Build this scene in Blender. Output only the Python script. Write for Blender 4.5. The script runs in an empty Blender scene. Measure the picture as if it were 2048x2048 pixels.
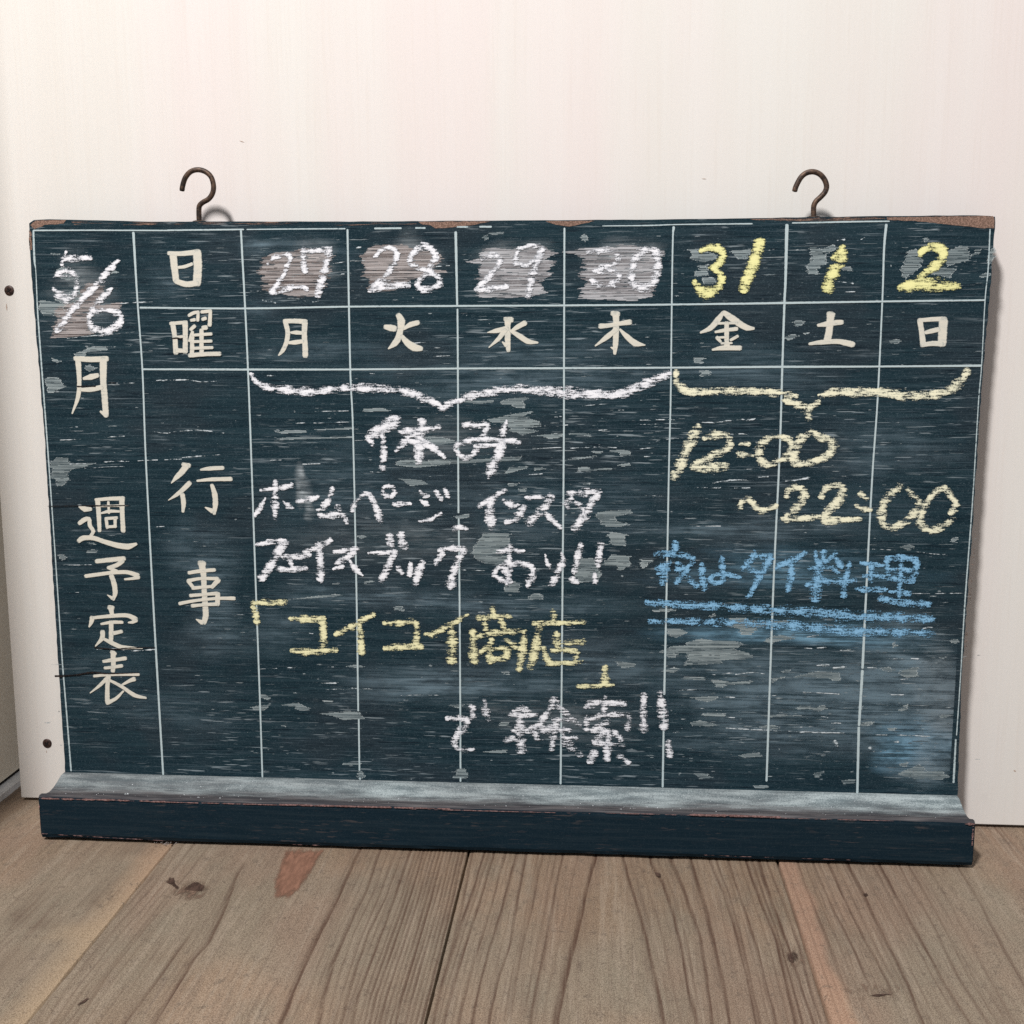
import bpy, bmesh, math, random
import numpy as np
from mathutils import Vector, Matrix
random.seed(7); rng = np.random.default_rng(11)
C = bpy.context.scene.collection
sc = bpy.context.scene

# ------------------------------------------------------------------ camera
F, CX, D = 2290.0, 1024.0, 1.0751
# rows: camera right, camera down, camera forward, written in world axes
R = np.array([[0.99685492, 0.0790138, -0.00609037],
              [0.00714644, -0.16616724, -0.98607169],
              [-0.07892529, 0.98292689, -0.1662093]])
cd = bpy.data.cameras.new('camera'); cam = bpy.data.objects.new('camera', cd); C.objects.link(cam)
r, dn, fw = Vector(R[0]), Vector(R[1]), Vector(R[2])
m = Matrix((r, -dn, -fw)).transposed().to_4x4(); m.translation = Vector((0, -D, 0))
cam.matrix_world = m
cd.sensor_width = 36; cd.lens = 36 * F / 2048; cd.clip_start = 0.02; cd.clip_end = 50
sc.camera = cam
sc.render.resolution_x = sc.render.resolution_y = 1024

# ------------------------------------------------------------------ light
w = bpy.data.worlds.new('World'); sc.world = w; w.use_nodes = True
bg = w.node_tree.nodes['Background']; bg.inputs[0].default_value = (0.97, 0.98, 1.0, 1); bg.inputs[1].default_value = 0.33
ld = bpy.data.lights.new('ceiling_lamp', 'AREA'); ld.shape = 'DISK'; ld.size = 0.34; ld.energy = 173; ld.color = (1.0, 0.975, 0.945)
lamp = bpy.data.objects.new('ceiling_lamp', ld); C.objects.link(lamp)
lamp.location = (-0.86, -2.06, 2.70)
lamp.rotation_euler = (Vector((-0.05, 0, -0.1)) - lamp.location).to_track_quat('-Z', 'Y').to_euler()
sc.view_settings.view_transform = 'Standard'; sc.view_settings.look = 'None'
sc.view_settings.exposure = 0.0; sc.view_settings.gamma = 1
sc.cycles.transparent_max_bounces = 40
sc.cycles.use_denoising = False
sc.cycles.max_bounces = 6

WY = 0.036          # front of the plywood behind the board
FZ = -0.505         # top of the planks

# ------------------------------------------------------------------ surveying: where a sight line meets a plane of the room
def sight(px, py):
    return R.T @ np.array([px - CX, py - CX, F])
def on_board(px, py, y=0.0):
    d = sight(px, py); s = (D + y) / d[1]
    return d[0] * s, d[2] * s
def on_floor(px, py):
    d = sight(px, py); s = FZ / d[2]
    return d[0] * s, -D + d[1] * s
CROP = dict(A=(0,400,.258799), B=(480,440,.217391), C=(880,440,.238095), D=(1300,400,.207039), E=(1640,400,.211180),
            F=(60,880,.227743), G=(480,800,.217391), H=(860,800,.207039), I=(1280,800,.217391), J=(1560,860,.207039),
            K=(0,1240,.217391), L=(480,1180,.217391), M=(880,1180,.258799), N=(1280,1060,.217391), O=(1600,1060,.231884),
            P=(1300,1400,.341615), Q=(1300,1500,.387164), U=(0,1500,.362319), V=(600,1500,.362319), X=(0,0,1.0))
def cp(c, x, y):
    ox, oy, s = CROP[c]; return ox + x * s, oy + y * s

# ------------------------------------------------------------------ object helpers
def link(name, me, mat=None, parent=None, label=None, cat=None, kind=None, group=None):
    o = bpy.data.objects.new(name, me); C.objects.link(o)
    if mat is not None and me is not None: me.materials.append(mat)
    if parent: o.parent = parent
    if label: o['label'] = label
    if cat: o['category'] = cat
    if kind: o['kind'] = kind
    if group: o['group'] = group
    return o
class Mb:
    def __init__(s): s.v = []; s.f = []; s.a = []      # a: (edge, dens, tone)
    def mesh(s, name, smooth=False):
        me = bpy.data.meshes.new(name); me.from_pydata(s.v, [], s.f)
        if s.a:
            for k, nm in enumerate(('edge', 'dens', 'tone')):
                at = me.attributes.new(nm, 'FLOAT', 'POINT'); at.data.foreach_set('value', [t[k] for t in s.a])
        if smooth: me.polygons.foreach_set('use_smooth', [True] * len(me.polygons))
        me.update(); return me
def prism(pts, x0, x1):
    """profile in (y, z), extruded along x"""
    b = Mb(); n = len(pts)
    for x in (x0, x1):
        for y, z in pts: b.v.append((x, y, z))
    for i in range(n): j = (i + 1) % n; b.f.append((i, j, n + j, n + i))
    b.f.append(tuple(range(n - 1, -1, -1))); b.f.append(tuple(range(n, 2 * n)))
    return b
def box(x0, x1, y0, y1, z0, z1):
    b = Mb(); b.v = [(x, y, z) for x in (x0, x1) for y in (y0, y1) for z in (z0, z1)]
    b.f = [(0,1,3,2),(4,6,7,5),(0,4,5,1),(2,3,7,6),(0,2,6,4),(1,5,7,3)]
    return b
def fix_normals(me):
    bm = bmesh.new(); bm.from_mesh(me); bmesh.ops.recalc_face_normals(bm, faces=bm.faces); bm.to_mesh(me); bm.free()
def bevelled(me, off, seg=2):
    bm = bmesh.new(); bm.from_mesh(me); bmesh.ops.recalc_face_normals(bm, faces=bm.faces)
    es = [e for e in bm.edges if len(e.link_faces) == 2 and e.calc_face_angle(0) > 0.6]
    bmesh.ops.bevel(bm, geom=es, offset=off, segments=seg, affect='EDGES', profile=.5)
    bm.to_mesh(me); bm.free()

# ------------------------------------------------------------------ node helpers
class NT:
    def __init__(s, name):
        s.m = bpy.data.materials.new(name); s.m.use_nodes = True; s.t = s.m.node_tree; s.n = s.t.nodes; s.l = s.t.links
        s.bsdf = s.n['Principled BSDF']; s.out = s.n['Material Output']
        s.co = s.n.new('ShaderNodeTexCoord').outputs['Object']
    def val(s, inp, v):
        if hasattr(v, 'is_output') or isinstance(v, bpy.types.NodeSocket): s.l.new(v, inp)
        else: inp.default_value = v
    def noise(s, scale=(1,1,1), detail=4, rough=.55, w=0.0, sc_=1.0, dist=0.0):
        mp = s.n.new('ShaderNodeMapping'); mp.inputs['Scale'].default_value = scale
        mp.inputs['Location'].default_value = (w, w * 1.7, -w)
        s.l.new(s.co, mp.inputs[0]); nz = s.n.new('ShaderNodeTexNoise')
        nz.inputs['Scale'].default_value = sc_; nz.inputs['Detail'].default_value = detail
        nz.inputs['Roughness'].default_value = rough; nz.inputs['Distortion'].default_value = dist
        s.l.new(mp.outputs[0], nz.inputs['Vector']); return nz.outputs['Fac']
    def math(s, op, a, b=0.0, c=None, clamp=False):
        n = s.n.new('ShaderNodeMath'); n.operation = op; n.use_clamp = clamp
        s.val(n.inputs[0], a); s.val(n.inputs[1], b)
        if c is not None: s.val(n.inputs[2], c)
        return n.outputs[0]
    def ramp(s, v, a, b, lo=0.0, hi=1.0):
        n = s.n.new('ShaderNodeMapRange'); n.interpolation_type = 'SMOOTHSTEP'
        s.val(n.inputs['Value'], v); s.val(n.inputs['From Min'], a); s.val(n.inputs['From Max'], b)
        s.val(n.inputs['To Min'], lo); s.val(n.inputs['To Max'], hi); return n.outputs[0]
    def mix(s, f, a, b):
        n = s.n.new('ShaderNodeMix'); n.data_type = 'RGBA'
        s.val(n.inputs[0], f)
        for i, v in ((6, a), (7, b)):
            if isinstance(v, tuple): n.inputs[i].default_value = (*v, 1)
            else: s.l.new(v, n.inputs[i])
        return n.outputs[2]
    def attr(s, name):
        n = s.n.new('ShaderNodeAttribute'); n.attribute_name = name; return n.outputs['Fac']
    def xyz(s):
        n = s.n.new('ShaderNodeSeparateXYZ'); s.l.new(s.co, n.inputs[0]); return n.outputs
    def bump(s, h, strength=.3, dist=.001):
        b = s.n.new('ShaderNodeBump'); b.inputs['Strength'].default_value = strength; b.inputs['Distance'].default_value = dist
        s.l.new(h, b.inputs['Height']); s.l.new(b.outputs[0], s.bsdf.inputs['Normal'])
    def finish(s, col, rough=.8, spec=.2, alpha=None, metal=0):
        if isinstance(col, tuple): s.bsdf.inputs['Base Color'].default_value = (*col, 1)
        else: s.l.new(col, s.bsdf.inputs['Base Color'])
        s.val(s.bsdf.inputs['Roughness'], rough); s.bsdf.inputs['Specular IOR Level'].default_value = spec
        s.bsdf.inputs['Metallic'].default_value = metal
        if alpha is not None: s.val(s.bsdf.inputs['Alpha'], alpha)
        return s.m

# ------------------------------------------------------------------ materials
def mat_plywood():
    t = NT('pale_plywood')
    big = t.noise((5, 1, .7), 3, w=3.1); mid = t.noise((26, 1, 1.4), 4, w=1.2, dist=.4); fine = t.noise((420, 1, 9), 3, w=5.5)
    spk = t.noise((900, 900, 900), 2, .7, w=2.0)
    c = t.mix(t.ramp(big, .40, .62), (.715, .695, .665), (.735, .675, .660))
    c = t.mix(t.ramp(mid, .35, .70, 0, .28), c, (.765, .76, .75))
    c = t.mix(t.ramp(fine, .45, .75, 0, .09), c, (.58, .48, .40))
    c = t.mix(t.ramp(spk, .5, .75, 0, .16), c, (.52, .44, .37))
    t.bump(fine, .05, .0004)
    return t.finish(c, .62, .25)
def mat_board():
    t = NT('old_black_board_paint')
    g1 = t.noise((18, 1, 900), 5, .65, w=1.1); g2 = t.noise((6, 1, 260), 5, .6, w=2.4); reg = t.noise((5, 1, 9), 3, w=7.7)
    big = t.noise((9, 1, 14), 3, w=4.4); pores = t.noise((700, 1, 1700), 2, .6, w=3.3); iso = t.noise((1300, 1300, 1300), 2, .7, w=.3)
    reg2 = t.noise((14, 1, 26), 4, w=9.1)
    c = t.mix(t.ramp(g2, .38, .66), (.0048, .0185, .0275), (.0145, .036, .048))
    c = t.mix(t.ramp(big, .48, .64, 0, .45), c, (.022, .028, .036))
    c = t.mix(t.ramp(iso, .42, .72, 0, .40), c, (.032, .055, .074))
    sm = t.math('MULTIPLY', t.ramp(g1, .50, .72), t.ramp(reg, .38, .66, .12, .80))
    c = t.mix(t.math('MULTIPLY', sm, .80), c, (.088, .122, .150))
    sm2 = t.math('MULTIPLY', t.ramp(g1, .64, .74), t.ramp(reg2, .44, .60))
    c = t.mix(t.math('MULTIPLY', sm2, .60), c, (.30, .36, .39))
    c = t.mix(t.ramp(pores, .58, .72, 0, .50), c, (.10, .14, .165))
    tick = t.noise((34, 1, 640), 2, .5, w=15.5); tk2 = t.noise((11, 1, 330), 3, .6, w=22.0)
    c = t.mix(t.math('MULTIPLY', t.ramp(tick, .645, .70), t.ramp(reg, .42, .60, .05, .75)), c, (.26, .31, .34))
    c = t.mix(t.math('MULTIPLY', t.ramp(tk2, .64, .70), t.ramp(reg2, .46, .60, .0, .60)), c, (.17, .215, .245))
    c = t.mix(t.ramp(tick, .38, .30, 0, .70), c, (.0035, .009, .016))
    t.bump(g1, .5, .0007)
    return t.finish(c, .85, .10)
def mat_tray():
    t = NT('dark_tray_wood')
    x, y, z = t.xyz()
    g = t.noise((14, 200, 420), 4, .6, w=2.1); iso = t.noise((900, 900, 900), 2, .7, w=.9); cl = t.noise((22, 110, 110), 5, .65, w=6.2)
    cl2 = t.noise((7, 14, 14), 3, .6, w=8.2)
    front = t.mix(t.ramp(g, .42, .72), (.0038, .0145, .0245), (.011, .023, .033))
    front = t.mix(t.ramp(iso, .48, .75, 0, .6), front, (.020, .034, .045))
    sc1 = t.noise((60, 200, 500), 3, .6, w=44.); sc2 = t.noise((9, 9, 22), 3, w=21.)
    front = t.mix(t.math('MULTIPLY', t.ramp(sc1, .58, .68), t.ramp(sc2, .44, .62, .1, .8)), front, (.055, .050, .052))
    # chalk dust lies on whatever faces up, thickest at the back against the board
    geo = t.n.new('ShaderNodeNewGeometry'); sp = t.n.new('ShaderNodeSeparateXYZ'); t.l.new(geo.outputs['Normal'], sp.inputs[0])
    up = t.ramp(sp.outputs[2], .45, .85)
    back = t.ramp(t.math('ADD', y, t.math('MULTIPLY', t.math('SUBTRACT', cl, .5), .028)), -.039, -.016, .0, 1.0)
    left = t.ramp(x, -.52, -.25, .50, 1.0)
    dust = t.mix(t.ramp(t.math('ADD', t.math('MULTIPLY', iso, .45), t.math('MULTIPLY', cl, .6)), .42, .66), (.135, .17, .185), (.40, .46, .475))
    brown = t.mix(t.ramp(g, .4, .65), (.040, .040, .046), (.115, .108, .112))
    top = t.mix(t.math('MULTIPLY', t.math('MULTIPLY', back, left), t.ramp(cl2, .3, .6, .62, 1.0)), brown, dust)
    c = t.mix(up, front, top)
    t.bump(g, .25, .0006)
    return t.finish(c, .82, .12)
def chalk(name, col, dull, amp=3.3, bias=.18, fine=2.0, grain=(150, 1, 560), soft=.72, iso=720, maxa=1.0, rough=.95, tonecol=True):
    t = NT(name)
    e, dn_, tn = t.attr('edge'), t.attr('dens'), t.attr('tone')
    g = t.noise(grain, 3, .6, w=1.3); i = t.noise((iso, iso, iso), 2, .65, w=2.7); g3 = t.noise((26, 1, 420), 3, .6, w=5.1)
    n = t.math('ADD', t.math('MULTIPLY', t.math('SUBTRACT', g, .5), amp), t.math('MULTIPLY', t.math('SUBTRACT', i, .5), fine))
    n = t.math('ADD', n, t.math('MULTIPLY', t.math('SUBTRACT', g3, .5), amp * .7))
    v = t.math('ADD', t.math('MULTIPLY', e, dn_), n)
    a = t.ramp(v, bias, bias + soft, 0, maxa)
    a = t.math('MULTIPLY', a, t.math('GREATER_THAN', e, .004))
    c = t.mix(t.ramp(v, bias + .05, bias + soft + .55), dull, col)
    if tonecol: c = t.mix(tn, (.09, .12, .14), c)
    return t.finish(c, rough, .05, a)
def mat_chip(name, cola, colb):
    t = NT(name)
    e, dn_, tn = t.attr('edge'), t.attr('dens'), t.attr('tone')
    g = t.noise((12, 1, 820), 4, .65, w=4.3); i = t.noise((900, 900, 900), 2, .6, w=1.7); b = t.noise((60, 1, 120), 2, .5, w=8)
    c = t.mix(t.ramp(g, .40, .62), cola, colb)
    c = t.mix(t.ramp(i, .45, .75, 0, .4), c, colb)
    c = t.mix(e, c, (.58, .65, .67))
    a = t.math('MULTIPLY', dn_, t.ramp(t.math('ADD', t.math('MULTIPLY', g, .6), t.math('MULTIPLY', b, .5)), .34, .60, .55, 1.0), clamp=True)
    c = t.mix(t.ramp(tn, 0, .8), (.035, .055, .07), c)
    return t.finish(c, .9, .06, a)
def mat_haze(name, col):
    t = NT(name)
    e, dn_ = t.attr('edge'), t.attr('dens')
    g = t.noise((14, 1, 420), 5, .65, w=6.1); c2 = t.noise((40, 1, 90), 4, .6, w=3.1)
    a = t.math('MULTIPLY', t.math('MULTIPLY', e, dn_), t.math('MULTIPLY', t.ramp(g, .36, .64, .15, 1.35), t.ramp(c2, .34, .62, .35, 1.15)), clamp=True)
    return t.finish(col, .95, .03, a)
def mat_wear(name, col, col2, thr=.35):
    t = NT(name)
    e, dn_ = t.attr('edge'), t.attr('dens')
    g = t.noise((30, 300, 700), 4, .6, w=2.2); i = t.noise((700, 700, 700), 2, .6)
    v = t.math('ADD', t.math('MULTIPLY', e, dn_), t.math('MULTIPLY', t.math('SUBTRACT', g, .5), 1.6))
    return t.finish(t.mix(t.ramp(i, .4, .65), col, col2), .85, .1, t.ramp(v, thr, thr + .2))
def mat_floor():
    t = NT('weathered_floor_wood')
    dk, ti, ye = t.attr('dark'), t.attr('pink'), t.attr('yellow')
    n1 = t.noise((7, 5, 1), 5, .6, w=1.9); n2 = t.noise((26, 14, 1), 5, .65, w=3.9); n3 = t.noise((330, 16, 1), 4, .6, w=.8)
    iso = t.noise((1050, 1050, 1050), 2, .7, w=1.5); sp = t.noise((110, 95, 1), 4, .75, w=4.2); n4 = t.noise((3, 3, 1), 3, w=6.6)
    c = t.mix(t.ramp(n1, .38, .62), (.225, .155, .102), (.292, .208, .145))
    c = t.mix(t.ramp(n2, .46, .68, 0, .60), c, (.175, .152, .112))
    c = t.mix(t.ramp(n4, .46, .60, 0, .65), c, (.215, .190, .145))
    c = t.mix(t.ramp(t.noise((11, 4, 1), 3, .5, w=12.3), .48, .66, 0, .5), c, (.245, .150, .108))
    n5 = t.noise((120, 7, 1), 5, .7, w=31.); n6 = t.noise((520, 34, 1), 3, .65, w=17.)
    c = t.mix(t.ramp(n5, .52, .68, 0, .38), c, (.150, .108, .080))
    c = t.mix(t.ramp(n5, .50, .36, 0, .40), c, (.36, .295, .23))
    c = t.mix(t.ramp(n6, .54, .68, 0, .34), c, (.105, .074, .056))
    c = t.mix(t.ramp(n3, .50, .72, 0, .45), c, (.115, .080, .060))
    c = t.mix(t.math('MULTIPLY', ye, .70), c, (.42, .30, .185))
    c = t.mix(t.math('MULTIPLY', ti, .65), c, (.40, .225, .155))
    c = t.mix(t.ramp(sp, .56, .68, 0, .55), c, (.085, .066, .052))
    c = t.mix(t.ramp(iso, .42, .66, 0, .42), c, (.37, .30, .235))
    c = t.mix(t.ramp(iso, .55, .36, 0, .55), c, (.085, .060, .046))
    wob = t.ramp(n3, .30, .60, .55, 1.0)
    c = t.mix(t.math('MULTIPLY', t.math('MULTIPLY', dk, wob), .90, clamp=True), c, (.072, .038, .026))
    t.bump(t.math('ADD', t.math('ADD', n3, n6), t.math('MULTIPLY', iso, .5)), .40, .0014)
    return t.finish(c, .72, .22)
def mat_simple(name, a, b, s=300, rough=.6, metal=0, spec=.3, bump=.2):
    t = NT(name); n = t.noise((s, s, s), 3, .6); t.bump(n, bump, .0005)
    return t.finish(t.mix(t.ramp(n, .35, .65), a, b), rough, spec, metal=metal)

M_ply = mat_plywood(); M_board = mat_board(); M_tray = mat_tray(); M_floor = mat_floor()
M_white = chalk('white_chalk', (.86, .87, .92), (.42, .45, .50))
M_yellow = chalk('yellow_chalk', (.84, .82, .40), (.46, .46, .22), amp=2.8, bias=.22)
M_pale = chalk('pale_yellow_chalk', (.84, .82, .62), (.44, .46, .38))
M_blue = chalk('blue_chalk', (.24, .47, .70), (.12, .27, .42), amp=2.6, fine=2.8, bias=.22)
M_paint = chalk('cream_sign_paint', (.70, .655, .56), (.50, .535, .51), amp=.9, bias=.05, fine=.6, soft=.9)
M_line = chalk('faded_line_paint', (.46, .55, .575), (.26, .34, .37), amp=1.9, bias=.14, fine=.9, soft=.25, grain=(400, 1, 500))
M_chip = mat_chip('flaked_paint_grey', (.15, .195, .215), (.33, .39, .405))
M_smear = mat_chip('rubbed_bare_wood', (.125, .103, .098), (.46, .43, .43))
M_smearw = mat_chip('rubbed_chalk_patch', (.19, .18, .19), (.52, .53, .56))
M_fleck = mat_chip('pale_fleck', (.19, .24, .265), (.50, .57, .60))
M_haze = mat_haze('chalk_haze', (.19, .275, .335)); M_hazeb = mat_haze('blue_chalk_haze', (.22, .42, .58))
M_hazew = mat_haze('white_chalk_haze', (.46, .52, .56))
M_crack = mat_wear('crack_dark', (.008, .008, .010), (.03, .022, .02), .12)
M_edge = mat_wear('bare_edge_wood', (.155, .10, .078), (.30, .195, .155))
M_iron = mat_simple('rusty_iron', (.030, .022, .020), (.115, .072, .050), 260, .55, .55, .5, .5)
M_screw = mat_simple('dark_screw', (.030, .017, .015), (.075, .042, .034), 500, .5, .3, .5, .3)

# ------------------------------------------------------------------ the room: plywood, side wall, floor
def wall_panel():
    x0b, x1b = -.6165, 1.4
    b = box(x0b, x1b, WY, WY + .018, -.5015, 1.5)
    # the cut edge leans a little
    me = b.mesh('plywood_sheet'); 
    for v in me.vertices:
        if v.co.x < 0: v.co.x = -.6175 + (v.co.z + .5) * .011
    bevelled(me, .0008, 2)
    root = link('plywood_panel', None, label='pale plywood panel standing upright on the floor behind the blackboard', cat='panel')
    s = link('plywood_sheet', me, M_ply, root)
    for px, py, a in ((18, 581, .5), (94, 1487, .9)):
        x, z = on_board(px, py, WY - .0005)
        bm = bmesh.new()
        rings = [(.0001, -.0002), (.0030, -.0004), (.0048, .0000), (.0053, .0012)]
        n = 20; vs = []
        for rr, yy in rings:
            vs.append([bm.verts.new((x + rr * math.cos(2*math.pi*k/n), WY - .0006 + yy, z + rr * math.sin(2*math.pi*k/n))) for k in range(n)])
        for q in range(len(rings) - 1):
            for k in range(n): bm.faces.new((vs[q][k], vs[q][(k+1) % n], vs[q+1][(k+1) % n], vs[q+1][k]))
        bm.faces.new(vs[0])
        bmesh.ops.recalc_face_normals(bm, faces=bm.faces)
        me = bpy.data.meshes.new('screw'); bm.to_mesh(me); bm.free()
        me.polygons.foreach_set('use_smooth', [True] * len(me.polygons))
        so = link('screw', me, M_screw, root)
        # cross recess
        cb = Mb()
        for k in range(2):
            an = a + k * math.pi / 2; ux, uz = math.cos(an), math.sin(an)
            i0 = len(cb.v)
            for s1 in (-1, 1):
                for s2 in (-1, 1):
                    cb.v.append((x + ux * .0026 * s1 - uz * .0006 * s2, WY - .00125 - k * .00005, z + uz * .0026 * s1 + ux * .0006 * s2))
            cb.f.append((i0, i0 + 2, i0 + 3, i0 + 1))
        link('screw_slot', cb.mesh('screw_slot'), M_crack2, so)
    return root
M_crack2 = mat_simple('slot_black', (.006, .005, .005), (.012, .010, .01), 300, .9)
wall_root = wall_panel()
bm_ = Mb()
for (a0, b0, a1, b1, wv) in ((478,281,490,285,1.2),(13,606,14,622,2.4),(93,1500,93,1506,1.6),(2027,1540,2032,1543,3),(1402,357,1414,358,.9)):
    p, q = on_board(a0, b0, WY), on_board(a1, b1, WY); L = math.hypot(q[0]-p[0], q[1]-p[1]); nx, nz = -(q[1]-p[1])/L*wv*.00024, (q[0]-p[0])/L*wv*.00024; i0 = len(bm_.v)
    for (x, z) in ((p[0]-nx*.3, p[1]-nz*.3), ((p[0]+q[0])/2-nx, (p[1]+q[1])/2-nz), (q[0], q[1]), ((p[0]+q[0])/2+nx, (p[1]+q[1])/2+nz)): bm_.v.append((x, WY - .0003, z))
    bm_.f.append((i0, i0+1, i0+2, i0+3))
link('nick_marks', bm_.mesh('nick_marks'), mat_simple('nick_brown', (.40, .30, .24), (.50, .38, .31), 300, .8), wall_root, kind='stuff')
M_plaster = mat_simple('grey_plaster', (.84, .74, .60), (.95, .87, .74), 420, .9, 0, .1, .6)
M_plank_wall = mat_simple('brown_corner_strip', (.45, .33, .24), (.60, .45, .34), 200, .7)
M_sill = mat_simple('pale_skirting', (.80, .79, .78), (.88, .87, .87), 150, .7)
M_white_strip = mat_simple('cream_door_strip', (.80, .74, .62), (.88, .82, .70), 200, .8)
side = link('side_wall', None, label='rough grey plaster side wall glimpsed left of the plywood panel', cat='wall')
link('plaster_face', box(-.70, -.6505, .030, 1.2, -.4935, 1.5).mesh('plaster_face'), M_plaster, side)
link('corner_bead', box(-.70, -.6485, -.02, .0295, -.4935, 1.5).mesh('corner_bead'), M_white_strip, side)
link('side_post', box(-.70, -.6450, -.30, -.0205, -.4935, 1.5).mesh('side_post'), M_plank_wall, side)
link('skirting', box(-.70, -.6385, -.30, 1.2, FZ - .002, -.4985).mesh('skirting'), M_sill, side)
link('shadow_gap', box(-.70, -.6530, -.28, 1.19, -.4985, -.4935).mesh('shadow_gap'), M_crack2, side)

# floor: sub floor and separate planks
sub = link('floor', box(-3, 3, -3, 2, -.56, -.527).mesh('floor'), M_crack2, kind='structure')
SEAMS = [-1.29, -1.0, -.709, -.4178, -.1261, .1668, .459, .751, 1.04, 1.33]
def crv(c, s): 
    return [on_floor(*cp(c, *map(float, p.split(',')))) for p in s.split()]
GL = [ # (strength, width m, traced growth ring)
 (.55,.0030,crv('U','540,545 300,820 10,1130')), (.42,.0026,crv('U','640,545 400,810 110,1150')), (.30,.003,crv('U','720,540 230,1010 0,1270')),
 (.35,.0025,crv('U','430,560 160,820 0,960')), (.30,.002,crv('U','760,560 560,760 300,1010 60,1290')), (.25,.002,crv('U','800,560 600,790 200,1230 20,1450')),
 (.75,.0032,crv('U','1310,690 1260,830 1230,910 1160,1060 1080,1150 980,1310')), (.55,.0026,crv('U','1040,1040 940,1180 860,1290 720,1470 690,1512')),
 (.35,.0030,crv('U','900,870 760,1040 600,1240 420,1512')), (.32,.002,crv('U','960,1360 900,1440 860,1512')), (.28,.002,crv('U','900,600 820,730 700,860 560,1010 300,1330 200,1512')),
 (.26,.002,crv('U','1130,560 1060,660 900,840 700,1090 520,1320 400,1480')),
 (.85,.0040,crv('V','340,545 270,690 210,820 140,960 60,1130 -30,1330 -60,1420')), (.70,.0036,crv('V','450,550 370,770 280,960 190,1180 130,1400 110,1512')),
 (.65,.0028,crv('V','575,550 480,800 380,1010 300,1260 230,1512')), (.70,.0028,crv('V','620,545 510,850 430,1080 330,1350 290,1512')),
 (.45,.0022,crv('V','535,550 440,800 350,1010 250,1300 190,1512')),
 (.55,.0024,crv('V','960,550 890,900 830,1130 740,1450')), (.75,.0026,crv('V','1020,560 950,780 880,960 830,1130 770,1330 730,1512')),
 (.75,.0026,crv('V','1075,570 1000,820 940,1000 870,1240 800,1512')), (.60,.0026,crv('V','1140,570 1040,920 960,1180 900,1420')),
 (.70,.0030,crv('V','1195,575 1110,870 1040,1100 960,1430')), (.70,.0026,crv('V','1255,580 1200,850 1160,1080 1110,1230 1060,1440')),
 (.50,.0034,crv('V','1345,590 1290,840 1230,1080 1180,1390')), (.65,.0026,crv('V','1450,580 1380,900 1330,1180 1280,1420')),
 (.85,.0048,crv('V','1640,590 1590,760 1550,940 1510,1110 1470,1300 1430,1480')), (.80,.0036,crv('V','1790,590 1830,740 1890,950 1932,1110 1990,1350 2020,1512')),
 (.80,.0036,crv('Q','0,580 60,680 110,830 160,1040 200,1250 240,1415')), (.85,.0034,crv('Q','120,570 190,740 260,960 300,1180 330,1415')),
 (.85,.0034,crv('Q','220,570 290,800 340,1020 390,1230 420,1415')), (.75,.0030,crv('Q','310,580 380,740 440,950 500,1170 550,1415')),
 (.60,.0026,crv('Q','350,580 410,740 470,950 520,1170 575,1415')), (.70,.0030,crv('Q','415,590 480,790 560,1040 640,1330 660,1415')),
 (.85,.0032,crv('Q','500,590 570,790 640,960 700,1200 750,1415')), (.65,.0024,crv('Q','540,590 600,770 670,980 735,1200 795,1415')),
 (.80,.0030,crv('Q','575,590 630,770 710,1000 780,1200 850,1415')), (.60,.0026,crv('Q','610,590 690,800 765,1020 830,1250 890,1415')),
 (.55,.0024,crv('Q','770,590 800,680 850,800 930,1010 1000,1200')), (.70,.0028,crv('Q','850,590 950,820 1040,1000 1110,1150')),
 (.70,.0028,crv('Q','920,590 1000,760 1100,970 1220,1190')), (.80,.0034,crv('Q','1030,590 1100,720 1210,960 1330,1200 1400,1370')),
 (.75,.0030,crv('Q','1190,590 1290,770 1400,980 1520,1200 1660,1415')), (.45,.0026,crv('Q','1590,605 1700,780 1830,1050 1932,1220')),
 (.40,.0024,crv('Q','1330,670 1440,850 1600,1180 1760,1415')), (.30,.0024,crv('Q','1450,620 1560,800 1750,1170 1880,1400')),
 (.28,.002,crv('Q','1740,395 1830,500')), (.22,.002,crv('Q','1800,390 1890,500')), (.25,.002,crv('Q','1160,720 1260,900 1380,1100 1500,1290')),
]
FINE = []
a_, b_ = crv('V','640,545 540,850 460,1080 360,1350 320,1512'), crv('V','925,545 830,960 760,1250 690,1512')
for k in range(13):
    u = (k + .3) / 13
    FINE.append((.45 + .30 * ((k * 7) % 5) / 4, .0020, [((1-u)*p[0] + u*q[0], p[1]) for p, q in zip(a_, [np.interp(0,[0],[0])]*0 or
        [(np.interp(pp[1], sorted(z[1] for z in b_), [z[0] for z in sorted(b_, key=lambda z: z[1])]), 0) for pp in a_])]))
EX = []
for (s1, w1, l1), (s2, w2, l2) in zip(GL[:-1], GL[1:]):
    gapx = abs(np.mean([p[0] for p in l1]) - np.mean([p[0] for p in l2]))
    if not .006 < gapx < .045: continue
    nk = 1 + (gapx > .012) + (gapx > .02) + (gapx > .03); o2 = sorted(l2, key=lambda p: p[1])
    for q in range(nk):
        u = (q + 1) / (nk + 1) + random.uniform(-.07, .07)
        EX.append((random.uniform(.16, .42), random.uniform(.0012, .0022), [((1-u)*p[0] + u*float(np.interp(p[1], [z[1] for z in o2], [z[0] for z in o2])), p[1]) for p in l1]))
GL += FINE + EX
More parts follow.
